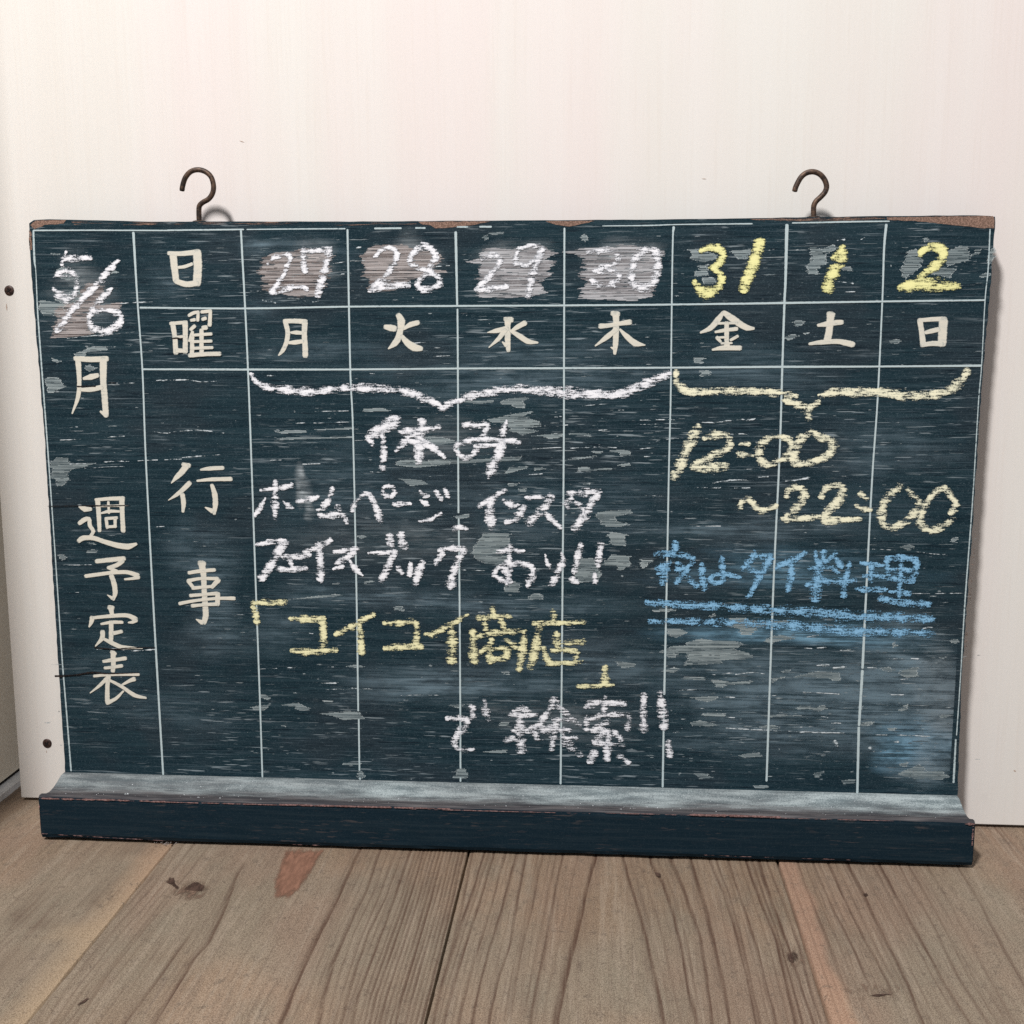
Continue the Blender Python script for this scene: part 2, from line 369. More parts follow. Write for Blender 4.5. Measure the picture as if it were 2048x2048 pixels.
def plank(i, x0, x1):
    g = .0011
    xs = np.arange(x0 + g, x1 - g, .00085) if (-.5 < (x0+x1)/2 < .7) else np.linspace(x0 + g, x1 - g, 12)
    xs = np.append(xs, x1 - g)
    ys = np.concatenate([np.linspace(-2.4, -.42, 6)[:-1], np.arange(-.42, .03, .0065), np.linspace(.03, 1.1, 4)])
    Xg, Yg = np.meshgrid(xs, ys)
    dark = np.zeros_like(Xg); wob = .0004 * np.sin(Yg * 31 + i) + .00012 * np.sin(Yg * 143 + 2*i)
    for k, (st, wd, line) in enumerate(GL):
        ly = np.array([p[1] for p in line]); lx = np.array([p[0] for p in line]); o = np.argsort(ly); ly, lx = ly[o], lx[o]
        if not (x0 - .03 < lx.mean() < x1 + .03): continue
        cx = np.interp(Yg, ly, lx)
        fade = np.clip((Yg - ly[0] + .03) / .03, 0, 1) if st < .6 or ly[0] > -.28 else 1
        fade2 = np.clip((ly[-1] + .03 - Yg) / .03, 0, 1) if ly[-1] < -.10 else 1
        dd = Xg + wob * (1 if wd > .0022 else .4) - cx
        ins = 1 if abs((x0+x1)/2 - lx.mean()) < (x1-x0) else 0
        hw = wd * 1.0 * (1 + .25 * np.sin(Yg * 17 + k) + .10 * np.sin(Yg * 71 + 2*k)); sg = 1 if (x0 + x1) / 2 < .02 or k % 3 else -1; q_ = dd * sg; prof = np.where(q_ > 0, np.clip(1 - q_ / .0008, 0, 1), np.clip(1 + q_ / hw, 0, 1) ** .8) + .15 * np.exp(-(dd / (wd * 2.6))**2)
        dark = np.maximum(dark, np.clip(prof, 0, 1) * st * fade * fade2 * ins)
    yel = np.zeros_like(Xg); pink = np.zeros_like(Xg)
    rag = .004 * np.sin(Yg * 37) + .003 * np.sin(Yg * 97 + 1)
    if i == 2: yel = np.clip((Xg - (x1 - .026 + rag)) / .010, 0, 1) * np.clip(1.25 - np.abs(Yg + .22) * 1.0, 0.45, 1); pink = yel * np.clip((Yg + .22) / .14, 0, 1) * .6
    if i == 5: pink = np.clip(((x0 + .021 + rag * .6) - Xg) / .007, 0, 1); yel = pink * np.clip((-.20 - Yg) / .08, 0, 1) * .7
    # worn plank edges sink a little and nibble
    ed = np.minimum(Xg - x0, x1 - Xg); nib = .0012 + .0010 * np.sin(Yg * 83 + i*3) * np.sin(Yg * 211)
    Z = FZ - .0010 * dark - .0022 * np.clip(1 - ed / (nib + .0012), 0, 1)
    nr, nc = Xg.shape
    V = np.stack([Xg, Yg, Z], -1).reshape(-1, 3)
    idx = np.arange(nr * nc).reshape(nr, nc)
    Q = np.stack([idx[:-1, :-1], idx[:-1, 1:], idx[1:, 1:], idx[1:, :-1]], -1).reshape(-1, 4)
    # skirts down to the sub floor
    V2 = V.copy(); V2[:, 2] = FZ - .02
    sk = []
    nv = nr * nc; low = {}
    rim = list(idx[0, :]) + list(idx[1:, -1]) + list(idx[-1, -2::-1]) + list(idx[-2:0:-1, 0])
    rimv = V2[rim]; base = nv
    for q in range(len(rim)):
        q2 = (q + 1) % len(rim); sk.append((rim[q2], rim[q], base + q, base + q2))
    AV = np.concatenate([V, rimv]); AQ = np.concatenate([Q, np.array(sk)])
    me = bpy.data.meshes.new('plank'); me.vertices.add(len(AV)); me.vertices.foreach_set('co', AV.ravel())
    me.loops.add(len(AQ) * 4); me.loops.foreach_set('vertex_index', AQ.ravel().astype(np.int32))
    me.polygons.add(len(AQ)); me.polygons.foreach_set('loop_start', np.arange(len(AQ)) * 4); me.polygons.foreach_set('loop_total', np.full(len(AQ), 4))
    me.update(calc_edges=True)
    pad = np.zeros(len(rim))
    for nm, arr in (('dark', np.clip(dark * 1.25, 0, 1)), ('pink', pink), ('yellow', yel)):
        at = me.attributes.new(nm, 'FLOAT', 'POINT'); at.data.foreach_set('value', np.concatenate([arr.ravel(), pad]).astype(np.float32))
    return link('plank', me, M_floor, sub)
PL = [plank(i, SEAMS[i], SEAMS[i + 1]) for i in range(len(SEAMS) - 1)]

# ------------------------------------------------------------------ flat marks: brush strokes, flakes
def smooth(P, step):
    """Catmull-Rom through (u, v, w)"""
    P = [np.array(p, float) for p in P]
    if len(P) < 2: P = [P[0], P[0] + np.array([1e-4, 0, 0])]
    Q = [2*P[0] - P[1]] + P + [2*P[-1] - P[-2]]; out = []
    for i in range(1, len(Q) - 2):
        a, b, c, d = Q[i-1:i+3]; L = np.linalg.norm((c - b)[:2]); n = max(2, int(L / step))
        for k in range(n):
            t = k / n
            p = .5 * (2*b + (c - a)*t + (2*a - 5*b + 4*c - d)*t*t + (3*b - a - 3*c + d)*t**3)
            p[2] = b[2]*(1-t) + c[2]*t; out.append(p)
    out.append(P[-1]); return out
EPROF = [(-1, 0.0), (-.55, .62), (0, 1.0), (.55, .62), (1, 0.0)]
def stroke(b, P, y0, dens=1.0, tone=1.0, plane='board', sharp=False, rise=.00012):
    """P in metres (u, v, width)"""
    P = [np.array(p, float) for p in P]
    wm = max(p[2] for p in P); S = smooth(P, max(wm * .35, .0008))
    prof = [(-1, 0.0), (-.72, 1.0), (0, 1.0), (.72, 1.0), (1, 0.0)] if sharp else EPROF
    T = []
    for i in range(len(S)):
        q = S[min(i+1, len(S)-1)][:2] - S[max(i-1, 0)][:2]; L = np.linalg.norm(q); T.append(q / L if L > 1e-9 else np.array([1., 0.]))
    rows = []
    h0 = S[0][2] / 2; h1 = S[-1][2] / 2
    for f_, sc_ in ((.92, .35), (.55, .80)): rows.append((S[0][:2] - T[0] * h0 * f_, T[0], h0 * sc_, 0.0 if sc_ < .5 else .75))
    for p, t_ in zip(S, T): rows.append((p[:2], t_, p[2] / 2, 1.0))
    for f_, sc_ in ((.55, .80), (.92, .35)): rows.append((S[-1][:2] + T[-1] * h1 * f_, T[-1], h1 * sc_, 0.0 if sc_ < .5 else .75))
    base = len(b.v); ph = random.uniform(0, 6.28); am = 0.0 if sharp else .26
    for i, (c, t_, h, em) in enumerate(rows):
        nx, nz = -t_[1], t_[0]; dl = dens * (1 + am * math.sin(ph + c[0]*330 + c[1]*270) + am * .7 * math.sin(ph*2 + c[0]*900 - c[1]*760))
        if not sharp: h = h * (1 + .12 * math.sin(ph + i * 1.3))
        for (s, e) in prof:
            up = y0 + rise * e + 2e-7 * i
            u, v = c[0] + nx * s * h, c[1] + nz * s * h
            b.v.append((u, -up, v) if plane == 'board' else (u, v, up)); b.a.append((e * em, dl, tone))
    m_ = len(prof)
    for i in range(len(rows) - 1):
        for k in range(m_ - 1):
            a0 = base + i*m_ + k; b.f.append((a0, a0+1, a0+m_+1, a0+m_))
def parse(crop, s):
    """'x,y,w x,y; x,y,w ...' measured in one crop -> strokes in metres on the board"""
    out = []
    for st in s.split(';'):
        st = st.strip()
        if not st: continue
        wd = None; P = []
        for tok in st.split():
            q = [float(z) for z in tok.split(',')]
            if len(q) == 3: wd = q[2]
            px, py = cp(crop, q[0], q[1]); u, v = on_board(px, py)
            P.append((u, v, wd * CROP[crop][2] / F * D / R[2][1] * 1.01))
        out.append(P)
    return out
board = link('chalkboard', None, label='old black weekly schedule chalkboard leaning at the plywood wall, with hooks and dusty tray', cat='chalkboard')
def glyph(name, label, mat, pieces, dens=1.0, sharp=False, grow=1.16, y0=.00035, tone=1.0):
    b = Mb(); k = 0
    for crop, s in pieces:
        for P in parse(crop, s):
            P = [(p[0], p[1], p[2] * grow) for p in P]
            stroke(b, P, y0 + .00003 * k, dens, tone, sharp=sharp); k += 1
    return link(name, b.mesh(name), mat, board, label)

# board body
L_edge = [(58,447),(59.4,500),(66,590),(70,640),(80,760),(89.6,880),(103,1100),(116,1320),(130.6,1548)]
R_edge = [(1990,433),(1989,470),(1985,518),(1979.5,590),(1969.5,696),(1955,900),(1943,1083),(1924.6,1338),(1915,1591)]
def dense_edge(E, amp):
    out = []
    for (x0, y0_), (x1, y1_) in zip(E[:-1], E[1:]):
        n = max(2, int((y1_ - y0_) / 12))
        for k in range(n):
            t_ = k / n; out.append((x0 + (x1-x0)*t_ + random.uniform(-amp, amp), y0_ + (y1_-y0_)*t_))
    out.append(E[-1]); return [on_board(*p) for p in out]
Lp = dense_edge(L_edge, .8); Rp = dense_edge(R_edge, 1.1)
topz = .0922
tp = [(Lp[0][0] + .0015, topz - .0012), (Lp[0][0] + .005, topz)] + [(x, topz - .0001 + random.uniform(-.0003, .0003) - .0028 * max(0, min(1, (x + .1) / .3)) * 0) for x in np.arange(Lp[0][0] + .02, Rp[0][0] - .01, .012)] + [(Rp[0][0] - .004, topz - .0025), (Rp[0][0] - .0012, topz - .0034)]
# the top edge drops slightly to the right as measured
def top_line(x): 
    pts = [on_board(60, 438), on_board(300, 443), on_board(700, 443), on_board(1024, 441), on_board(1400, 438), on_board(1700, 433), on_board(1985, 430)]
    return np.interp(x, [p[0] for p in pts], [p[1] for p in pts])
tp = [(x, top_line(x) + random.uniform(-.0002, .0002) - (.0030 if q == 0 or q == len(tp)-1 else (.0008 if q in (1, len(tp)-2) else 0))) for q, (x, z) in enumerate(tp)]
outl = [(x, z) for x, z in reversed(Lp)] + tp + Rp      # clockwise from bottom left
bm = bmesh.new(); TH = .017
fr = [bm.verts.new((x, 0, z)) for x, z in outl]; bk = [bm.verts.new((x, TH, z)) for x, z in outl]
bm.faces.new(fr); bm.faces.new(bk[::-1])
for i in range(len(fr)): j = (i + 1) % len(fr); bm.faces.new((fr[i], bk[i], bk[j], fr[j]))
bmesh.ops.recalc_face_normals(bm, faces=bm.faces)
me = bpy.data.meshes.new('board_panel'); bm.to_mesh(me); bm.free()
link('board_panel', me, M_board, board)

# tray
prof = [(-.0002, -.4562), (-.0060, -.4562), (-.0105, -.4578), (-.0165, -.4602), (-.024, -.4622), (-.032, -.4630), (-.0395, -.4620), (-.045, -.4598),
        (-.0490, -.4580), (-.0528, -.4578), (-.0548, -.4592), (-.0555, -.4625), (-.0556, -.480), (-.0554, -.4975), (-.0540, -.5012), (-.050, -.5022), (.0165, -.5022), (.0170, -.4562)]
b = Mb(); xs = np.concatenate([[-.5497, -.5488], np.linspace(-.54, .334, 60), [.3426, .3434]]); n = len(prof)
for q, x in enumerate(xs):
    sh = .0012 if q in (0, len(xs) - 1) else 0
    for k, (y, z) in enumerate(prof):
        ww = random.uniform(-.0003, .0003) if 8 <= k <= 14 else 0
        cy, cz = -.02, -.480
        b.v.append((x, y + (cy - y) * sh * 20 + ww, z + (cz - z) * sh * 20 + ww * .6))
for q in range(len(xs) - 1):
    for k in range(n): j = (k + 1) % n; b.f.append((q*n + k, q*n + j, (q+1)*n + j, (q+1)*n + k))
b.f.append(tuple(range(n))); b.f.append(tuple((len(xs)-1)*n + k for k in range(n-1, -1, -1)))
me = b.mesh('chalk_tray'); fix_normals(me)
tray = link('chalk_tray', me, M_tray, board)
# two thin feet carry the tray just off the planks
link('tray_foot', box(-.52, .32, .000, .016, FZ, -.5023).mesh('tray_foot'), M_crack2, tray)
# worn lip of the tray
b = Mb()
def tray_pt(px, py): d = sight(px, py); s = (D - .0556) / d[1]; return d[0]*s, d[2]*s
for k, (x0, x1, dz, wd, dn_) in enumerate([(80,330,0,9,.75),(300,620,1,5,.95),(560,900,0,7,1.0),(820,1180,2,4,.6),(1380,1560,-1,9,1.15),(1200,1420,0,4,.6),(1540,1800,1,4,.55),(1930,1948,3,10,.9)]):
    y0_ = 1592 + (x0 - 77) * .0258 + dz + 4; y1_ = 1592 + (x1 - 77) * .0258 + dz + 4
    p, q = tray_pt(x0, y0_), tray_pt(x1, y1_)
    stroke(b, [(p[0], p[1], wd*.00028), ((p[0]+q[0])/2, (p[1]+q[1])/2, wd*.00036), (q[0], q[1], wd*.0002)], .0562 + k*.00003, dn_)
for k, (x0, y0_, x1, y1_, wd) in enumerate([(85,1667,330,1681,3),(560,1688,640,1690,3),(1400,1709,1560,1715,3),(1600,1716,1700,1719,3),(79,1610,82,1660,3),(1946,1650,1943,1700,5)]):
    p, q = tray_pt(x0, y0_), tray_pt(x1, y1_)
    stroke(b, [(p[0], p[1], wd*.00047), ((p[0]+q[0])/2, (p[1]+q[1])/2, wd*.0005), (q[0], q[1], wd*.0003)], .0562 + k*.00003, .50)
link('worn_lip', b.mesh('worn_lip'), mat_wear('tray_worn_wood', (.15, .085, .080), (.30, .19, .185), .36), tray)
# chalk crumbs lying in the tray
b = Mb()
for k in range(230):
    x = random.uniform(-.54, .335); y = -random.uniform(.004, .046) 
    z = np.interp(-y, [-p[0] for p in prof[:10]], [p[1] for p in prof[:10]])
    s = random.choice([.0003, .0004, .0004, .0006, .0008]) * (1.7 if k < 5 else 1)
    i0 = len(b.v)
    for (dx, dy, dz) in ((1,0,0),(-.3,.9,0),(-.6,-.8,0),(0,0,.9)): b.v.append((x + dx*s, y + dy*s*.8, z + dz*s + .0001))
    b.f += [(i0,i0+1,i0+3),(i0+1,i0+2,i0+3),(i0+2,i0,i0+3)]
link('chalk_crumbs', b.mesh('chalk_crumbs'), mat_simple('crumb_white', (.42, .46, .48), (.72, .75, .78), 900, .95, 0, .05), tray, kind='stuff')

# hooks
def tube(b, P, r_, n=12):
    P = [Vector(p) for p in P]; base = len(b.v); ref = Vector((0, 1, 0))
    rad = [r_ * s for s in ([.35, .75, .95] + [1] * (len(P) - 3))]
    for i, p in enumerate(P):
        t_ = (P[min(i+1, len(P)-1)] - P[max(i-1, 0)]).normalized(); a = ref.cross(t_).normalized(); c = t_.cross(a)
        for k in range(n):
            an = 2*math.pi*k/n; b.v.append(tuple(p + (a*math.cos(an) + c*math.sin(an)) * rad[i]))
    for i in range(len(P) - 1):
        for k in range(n): b.f.append((base+i*n+k, base+i*n+(k+1) % n, base+(i+1)*n+(k+1) % n, base+(i+1)*n+k))
    b.f.append(tuple(range(base, base+n)))
def hook(ox, oy, pts, collar, lab):
    s = .103520; HY = .008
    P3 = []
    for x, y in pts:
        d = sight(ox + x*s, oy + y*s); k = (D + HY) / d[1]; P3.append((d[0]*k, d[2]*k, 0))
    S = smooth(P3, .0012); b = Mb(); S = [(p[0], HY, p[1]) for p in S]
    t0 = Vector(S[0]) - Vector(S[1]); t0.normalize()
    S = [tuple(Vector(S[0]) + t0 * .0006), tuple(Vector(S[0]) + t0 * .0004)] + S
    tube(b, S, .00245)
    h = link('hook', b.mesh('hook', True), M_iron, board, lab)
    cb = Mb(); x, z = P3[-1][0], top_line(P3[-1][0]); n = 20
    for rr, zz in ((.0060, -.0010), (.0060, .0009), (.0045, .0014), (.0024, .0018)):
        for k in range(n): cb.v.append((x + rr*math.cos(2*math.pi*k/n), HY + rr*math.sin(2*math.pi*k/n), z + zz))
    for q in range(3):
        for k in range(n): cb.f.append((q*n+k, q*n+(k+1) % n, (q+1)*n+(k+1) % n, (q+1)*n+k))
    link('hook_collar', cb.mesh('hook_collar'), M_iron, h)
hook(320, 310, [(425,690),(440,590),(490,440),(590,325),(730,285),(880,325),(990,430),(1035,600),(1015,740),(940,850),(830,915),(765,980),(752,1080),(757,1290)], 0, None)
hook(1540, 310, [(475,700),(510,590),(600,430),(710,345),(840,325),(960,370),(1050,470),(1093,600),(1065,710),(980,810),(890,895),(848,980),(842,1080),(845,1200)], 0, None)

# grid lines (painted)
def gline(pts, wd=4.2, dens=1.15):
    """pts in photo pixels, drawn as separate dashes when None separates them"""
    b = Mb(); seg = []; k = 0
    for p in list(pts) + [None]:
        if p is None:
            if len(seg) > 1:
                b = Mb()
                stroke(b, [(*on_board(q[0], q[1]), (q[2] if len(q) > 2 else wd) * .000435) for q in seg], .0002 + .00001*k, dens, sharp=True, rise=.00004); k += 1
                link('grid_line', b.mesh('grid_line'), M_line, board)
            seg = []
        else: seg.append(p)
gline([(267,466,6),(275,600,4),(285,740,4),(291,899),(301,1100,4.4),(313,1318,5),(326.5,1548,5)])
gline([(482,460,4.6),(496,736),(512,1180),(520,1400),(525,1553)])
gline([(695,460,4.5),(700.7,739,4.2),(706,860,3.9),(713,1180),(716.6,1421),None,(717.6,1439),(719,1540),None,(720,1556),(720.2,1558)])
gline([(911.5,465,6),(914.5,612,4.5),None,(915,619,4),(915.8,737),(916.3,892),(917,1025),None,(917.4,1038,4.2),(919,1180),(920.6,1408),(921,1536),None,(921,1556),(921,1562)])
gline([(1128.9,457,4.2),(1128.4,611,4),(1128,737),(1127.6,892),(1125,1180,4.5),(1123,1400),(1121.2,1567,4.8)])
gline([(1347.4,455,6,),(1345.6,480,3.6),(1343.5,609,3.5),(1341.4,793,3.6),(1338,930,3.8),(1333,1190,4.2),(1328.5,1388,5),None,(1328,1412),(1325.3,1573,5)])
gline([(1573.7,451,7.5),(1571,560,5.4),(1568.8,606,5),(1564.6,733.7,4.6),(1559.5,900,4.3),(1549,1120,4.5),(1542,1300,4.6),(1533,1561,5)])
gline([(1772.3,450,6),(1768,500,4.6),(1764.5,603,3.6),(1755,800,3.8),(1744,960,4),(1732.5,1180,4.6),(1725,1335,6),None,(1724.7,1342,6.5),(1718,1450,6),None,(1717.5,1455,6),(1714.5,1585,5.5)])
gline([(67,462,4.5),(69,520,5),(72,545,2),(76,630,3.6),(87,780,3.8),(95.8,899,3.4),(110,1100,3),(124,1310,3.6),(133,1420,3.8),(142.4,1541,4.2)], dens=.85)
gline([(1980,459,3),(1976,540,2.6),(1970,600,2.4),(1963,731,2.2),(1956.8,805,2.4),(1945,1000,2.6),(1930,1200,3.4),(1921,1350,2.6),(1913,1470,2.6),None,(1911.5,1478,4),(1907,1564,5)], dens=.75)
gline([(68,461,3.6),(180,460.5,3.2),(328,461,3),(345,460.5,3.6),(487,459,3.4),None,(494,459,2.4),(600,458,2.8),(690,457.5,3),None,(750,457),(802,456.5),None,(832,456),(850,456),None,(915,454),(935,454),None,(960,453.5),(982,453.5),None,(1205,452,2),(1300,451,3),(1360,449,2.4),(1504,447.5,3),None,(1585,446,3),(1640,445,3.6),(1700,443.5,3.6),(1778,442.5,3)], dens=.95)
gline([(280.8,615.3),(491.7,616.9),(699.6,613.3),(914.5,611.9),(1130,610.8,4.4),(1343.5,609.1),(1569,606,4.8),(1764,603,4),(1969.5,600.2,4)])
gline([(286,738.5),(494.3,739,4.8),(700.7,738.9),(915.7,737.1),(1128,736.4,4.8),(1342.4,735.3),(1564.6,733.7,5),(1757,733,4),(1962,731.2,5)])

# painted characters
PC = lambda ch, pcs, dens=1.0: glyph('painted_character', 'cream painted character ' + ch, M_paint, pcs, dens, sharp=True)
PC('日 at the head of the date row', [('A', '1340,430,56 1350,530,52 1362,620,50;1305,412,30 1400,415,34 1530,402,40;1525,412,66 1530,520,64 1524,638,64;1365,628,40 1440,652,42 1520,642,44;1380,522,20 1430,515,26 1485,495,24')])
PC('曜 at the head of the weekday row', [('A', '1336,955,40 1352,1060,38 1360,1180,40;1320,955,26 1440,945,28;1432,950,44 1434,1060,38 1432,1170,42;1350,1062,20 1430,1052,22;1366,1162,34 1430,1165,30;1462,892,24 1500,872,26 1535,866,24;1532,875,24 1530,930,24;1478,930,22 1505,925,26;1476,1000,26 1505,975,28;1560,866,24 1630,858,26;1628,866,26 1622,965,32;1568,922,26 1590,915,26;1572,988,32 1595,985,34;1490,1020,26 1466,1088,22;1488,1060,32 1486,1190,34;1560,1010,34 1560,1190,34;1490,1045,22 1635,1035,24;1485,1095,22 1635,1090,24;1480,1147,24 1642,1140,24;1470,1200,34 1600,1190,32 1700,1188,34')])
PC('月 beside the month', [('A', '605,1240,46 614,1400,34 605,1520,34 560,1648,12;585,1225,38 700,1232,42 825,1228,42;800,1240,58 800,1400,50 810,1520,50 820,1660,46;780,1635,18 820,1665,36;650,1380,22 700,1368,44 755,1355,34;630,1465,26 700,1465,38 785,1448,38')])
PC('月 for Monday', [('B', '420,940,46 440,1030,44 430,1120,42 395,1200,38 358,1243,16;412,930,38 520,930,44 605,935,42;598,945,54 593,1050,48 600,1160,50 602,1245,52;470,1036,20 520,1035,38 570,1040,32;452,1130,26 510,1126,42 575,1116,34')])
PC('火 for Tuesday', [('B', '1340,985,42 1385,992,60 1420,998,56;1510,1000,26 1570,962,46 1635,945,44;1460,880,50 1485,930,72 1477,1010,54 1455,1090,58 1420,1140,52 1368,1183,14;1490,1070,36 1540,1130,58 1600,1170,70 1665,1183,44')])
PC('水 for Wednesday', [('C', '545,832,30 600,838,44;570,840,56 570,900,42 568,960,50 570,1030,44 575,1095,34;525,1025,12 555,1052,34;400,945,8 470,932,38 560,912,44;545,930,44 490,1000,34 412,1070,10;600,935,22 650,900,38 712,866,42;590,930,22 660,970,42 740,1020,44 820,1030,16')])
PC('木 for Thursday', [('C', '1450,785,40 1495,790,40;1475,790,52 1480,850,48 1478,950,48 1475,1040,44 1468,1122,24;1436,1070,10 1460,1080,26;1348,892,42 1420,886,34 1500,872,34 1595,857,42;1480,920,38 1400,985,42 1305,1057,12;1512,920,18 1570,980,42 1640,1035,50 1722,1050,10')])
PC('金 for Friday', [('D', '705,1090,34 650,1165,56 580,1240,48 490,1280,20;715,1090,44 800,1150,64 880,1205,56 940,1236,52 1000,1240,26;660,1192,24 840,1188,24;632,1275,22 700,1262,32 835,1245,36;740,1190,42 740,1360,42;648,1330,34 680,1368,26;780,1352,26 845,1316,28;640,1330,20 735,1325,22;690,1385,22 790,1382,18;742,1370,40 742,1420,60;605,1446,20 700,1430,44 868,1430,46')])
PC('土 for Saturday', [('D', '1725,1100,44 1765,1110,50;1745,1110,70 1738,1190,60 1728,1280,62 1712,1355,66;1625,1210,28 1700,1200,48 1790,1185,48 1850,1182,44;1540,1390,24 1650,1375,42 1800,1366,44 1880,1378,52 1955,1395,52')])
PC('日 for Sunday', [('E', '945,1140,46 962,1250,46 975,1358,52;945,1140,34 1060,1130,38 1180,1127,42;1168,1145,76 1160,1250,76 1155,1355,74;1000,1255,34 1060,1240,42 1118,1226,42;962,1375,36 1060,1360,44 1150,1364,44')])
PC('週', [('F', '596,530,46 605,650,42 612,795,34;580,525,28 700,515,34 820,512,38;808,520,50 812,650,42 820,795,44;690,545,24 695,640,22;620,580,18 790,576,22;628,642,18 700,625,32 785,626,22;672,695,32 680,770,28;668,690,28 765,682,28;750,695,30 750,760,28;680,762,26 755,758,26;436,586,18 480,605,52 535,606,34;437,730,36 480,700,42 522,690,36 528,750,38 560,800,36 535,840,26;432,885,40 470,860,46 560,860,42 650,890,42 760,922,48 860,935,54 935,912,26')])
PC('予', [('F', '588,1065,40 700,1052,42 825,1040,44;815,1062,40 760,1100,40 690,1120,28;690,1120,32 760,1152,36;492,1195,34 600,1180,34 720,1165,34 850,1160,38 945,1188,44;955,1205,36 900,1216,26 835,1222,20;718,1195,46 740,1260,48 750,1340,46 735,1400,24;682,1360,8 725,1388,36')])
PC('定', [('F', '700,1470,46 725,1475,46;712,1480,50 722,1530,36;548,1562,46 540,1600,38 522,1638,16;560,1560,30 700,1546,34 850,1540,38 925,1570,50;930,1580,44 900,1600,28 868,1602,16;628,1615,22 720,1600,32 812,1600,28;715,1600,42 715,1720,44 710,1770,38;740,1695,38 806,1680,34;640,1685,46 635,1740,44 578,1808,12;650,1745,28 720,1780,42 800,1815,42 900,1822,22 990,1830,6')])
PC('表', [('K', '1030,295,40 1058,310,40;1042,300,50 1045,400,48 1040,465,44;955,380,32 1050,366,38 1155,352,38;968,441,32 1050,431,32 1122,421,34;868,515,28 960,506,28 1080,502,24 1275,500,28;990,530,38 920,600,32 832,670,10;1000,512,48 990,620,42 990,745,48;990,762,40 1070,720,32 1138,652,18;1235,542,46 1190,560,34 1120,600,18;1010,552,28 1120,610,34 1240,690,42 1345,715,22')])
PC('行', [('F', '1345,212,34 1395,225,44;1372,228,58 1340,275,54 1290,325,42 1243,378,10;1402,378,44 1350,430,42 1290,480,34 1218,528,8;1340,480,44 1350,550,44 1345,625,28;1502,260,18 1580,250,38 1695,245,34;1472,358,20 1600,345,34 1765,342,38;1600,398,34 1625,480,50 1630,560,48 1620,645,30;1542,592,12 1600,622,46')])
PC('事', [('F', '1490,1080,44 1530,1085,44;1508,1085,64 1525,1180,52 1530,1300,48 1540,1450,54 1545,1540,54 1530,1600,46;1462,1575,12 1510,1600,46;1398,1165,32 1500,1150,34 1622,1140,32;1392,1240,34 1440,1300,34;1392,1235,34 1500,1216,28 1645,1216,34;1655,1230,46 1600,1290,36;1432,1300,32 1600,1285,28;1412,1365,34 1530,1355,28 1645,1346,34;1652,1350,44 1648,1440,44;1427,1455,34 1530,1445,28 1640,1440,34;1318,1435,32 1450,1410,28 1640,1390,28 1795,1390,34')])

# rubbed patches below the chalk numerals, flakes, scratches
def jag(pts, n, amp, ampv):
    out = []
    for (x0, z0), (x1, z1) in zip(pts, pts[1:] + pts[:1]):
        L = math.hypot(x1-x0, z1-z0); k = max(1, int(L / n))
        for i in range(k):
            t_ = i / k; out.append((x0 + (x1-x0)*t_ + random.uniform(-amp, amp), z0 + (z1-z0)*t_ + random.uniform(-ampv, ampv)))
    return out
def flake_poly(b, pts, y0, dens, tone, rim=True, n=.0022, amp=.0011, ampv=.0004, e=0.0):
    O = jag(pts, n, amp, ampv); bmx = bmesh.new()
    vs = [bmx.verts.new((x, -y0, z)) for x, z in O]
    try: bmx.faces.new(vs)
    except ValueError: return
    bmesh.ops.triangulate(bmx, faces=bmx.faces, ngon_method='EAR_CLIP')
    i0 = len(b.v); bmx.verts.index_update()
    for v in bmx.verts: b.v.append(tuple(v.co)); b.a.append((e, dens, tone))
    for f in bmx.faces: b.f.append(tuple(i0 + v.index for v in f.verts))
    bmx.free()
    if rim:
        m_ = len(O); wv = .00045
        for i in range(m_):
            (xa, za), (xb, zb) = O[i], O[(i+1) % m_]; L = math.hypot(xb-xa, zb-za)
            if L < 1e-6 or random.random() < .25: continue
            nx, nz = -(zb-za)/L*wv, (xb-xa)/L*wv; i0 = len(b.v); yy = y0 + .00002 + 1e-7*i
            for (x, z) in ((xa-nx, za-nz), (xb-nx, zb-nz), (xb+nx, zb+nz), (xa+nx, za+nz)): b.v.append((x, -yy, z)); b.a.append((.75, dens*.8, tone))
            b.f.append((i0, i0+1, i0+2, i0+3))
def poly_of(crop, s):
    return [on_board(*cp(crop, *map(float, p.split(',')))) for p in s.split()]
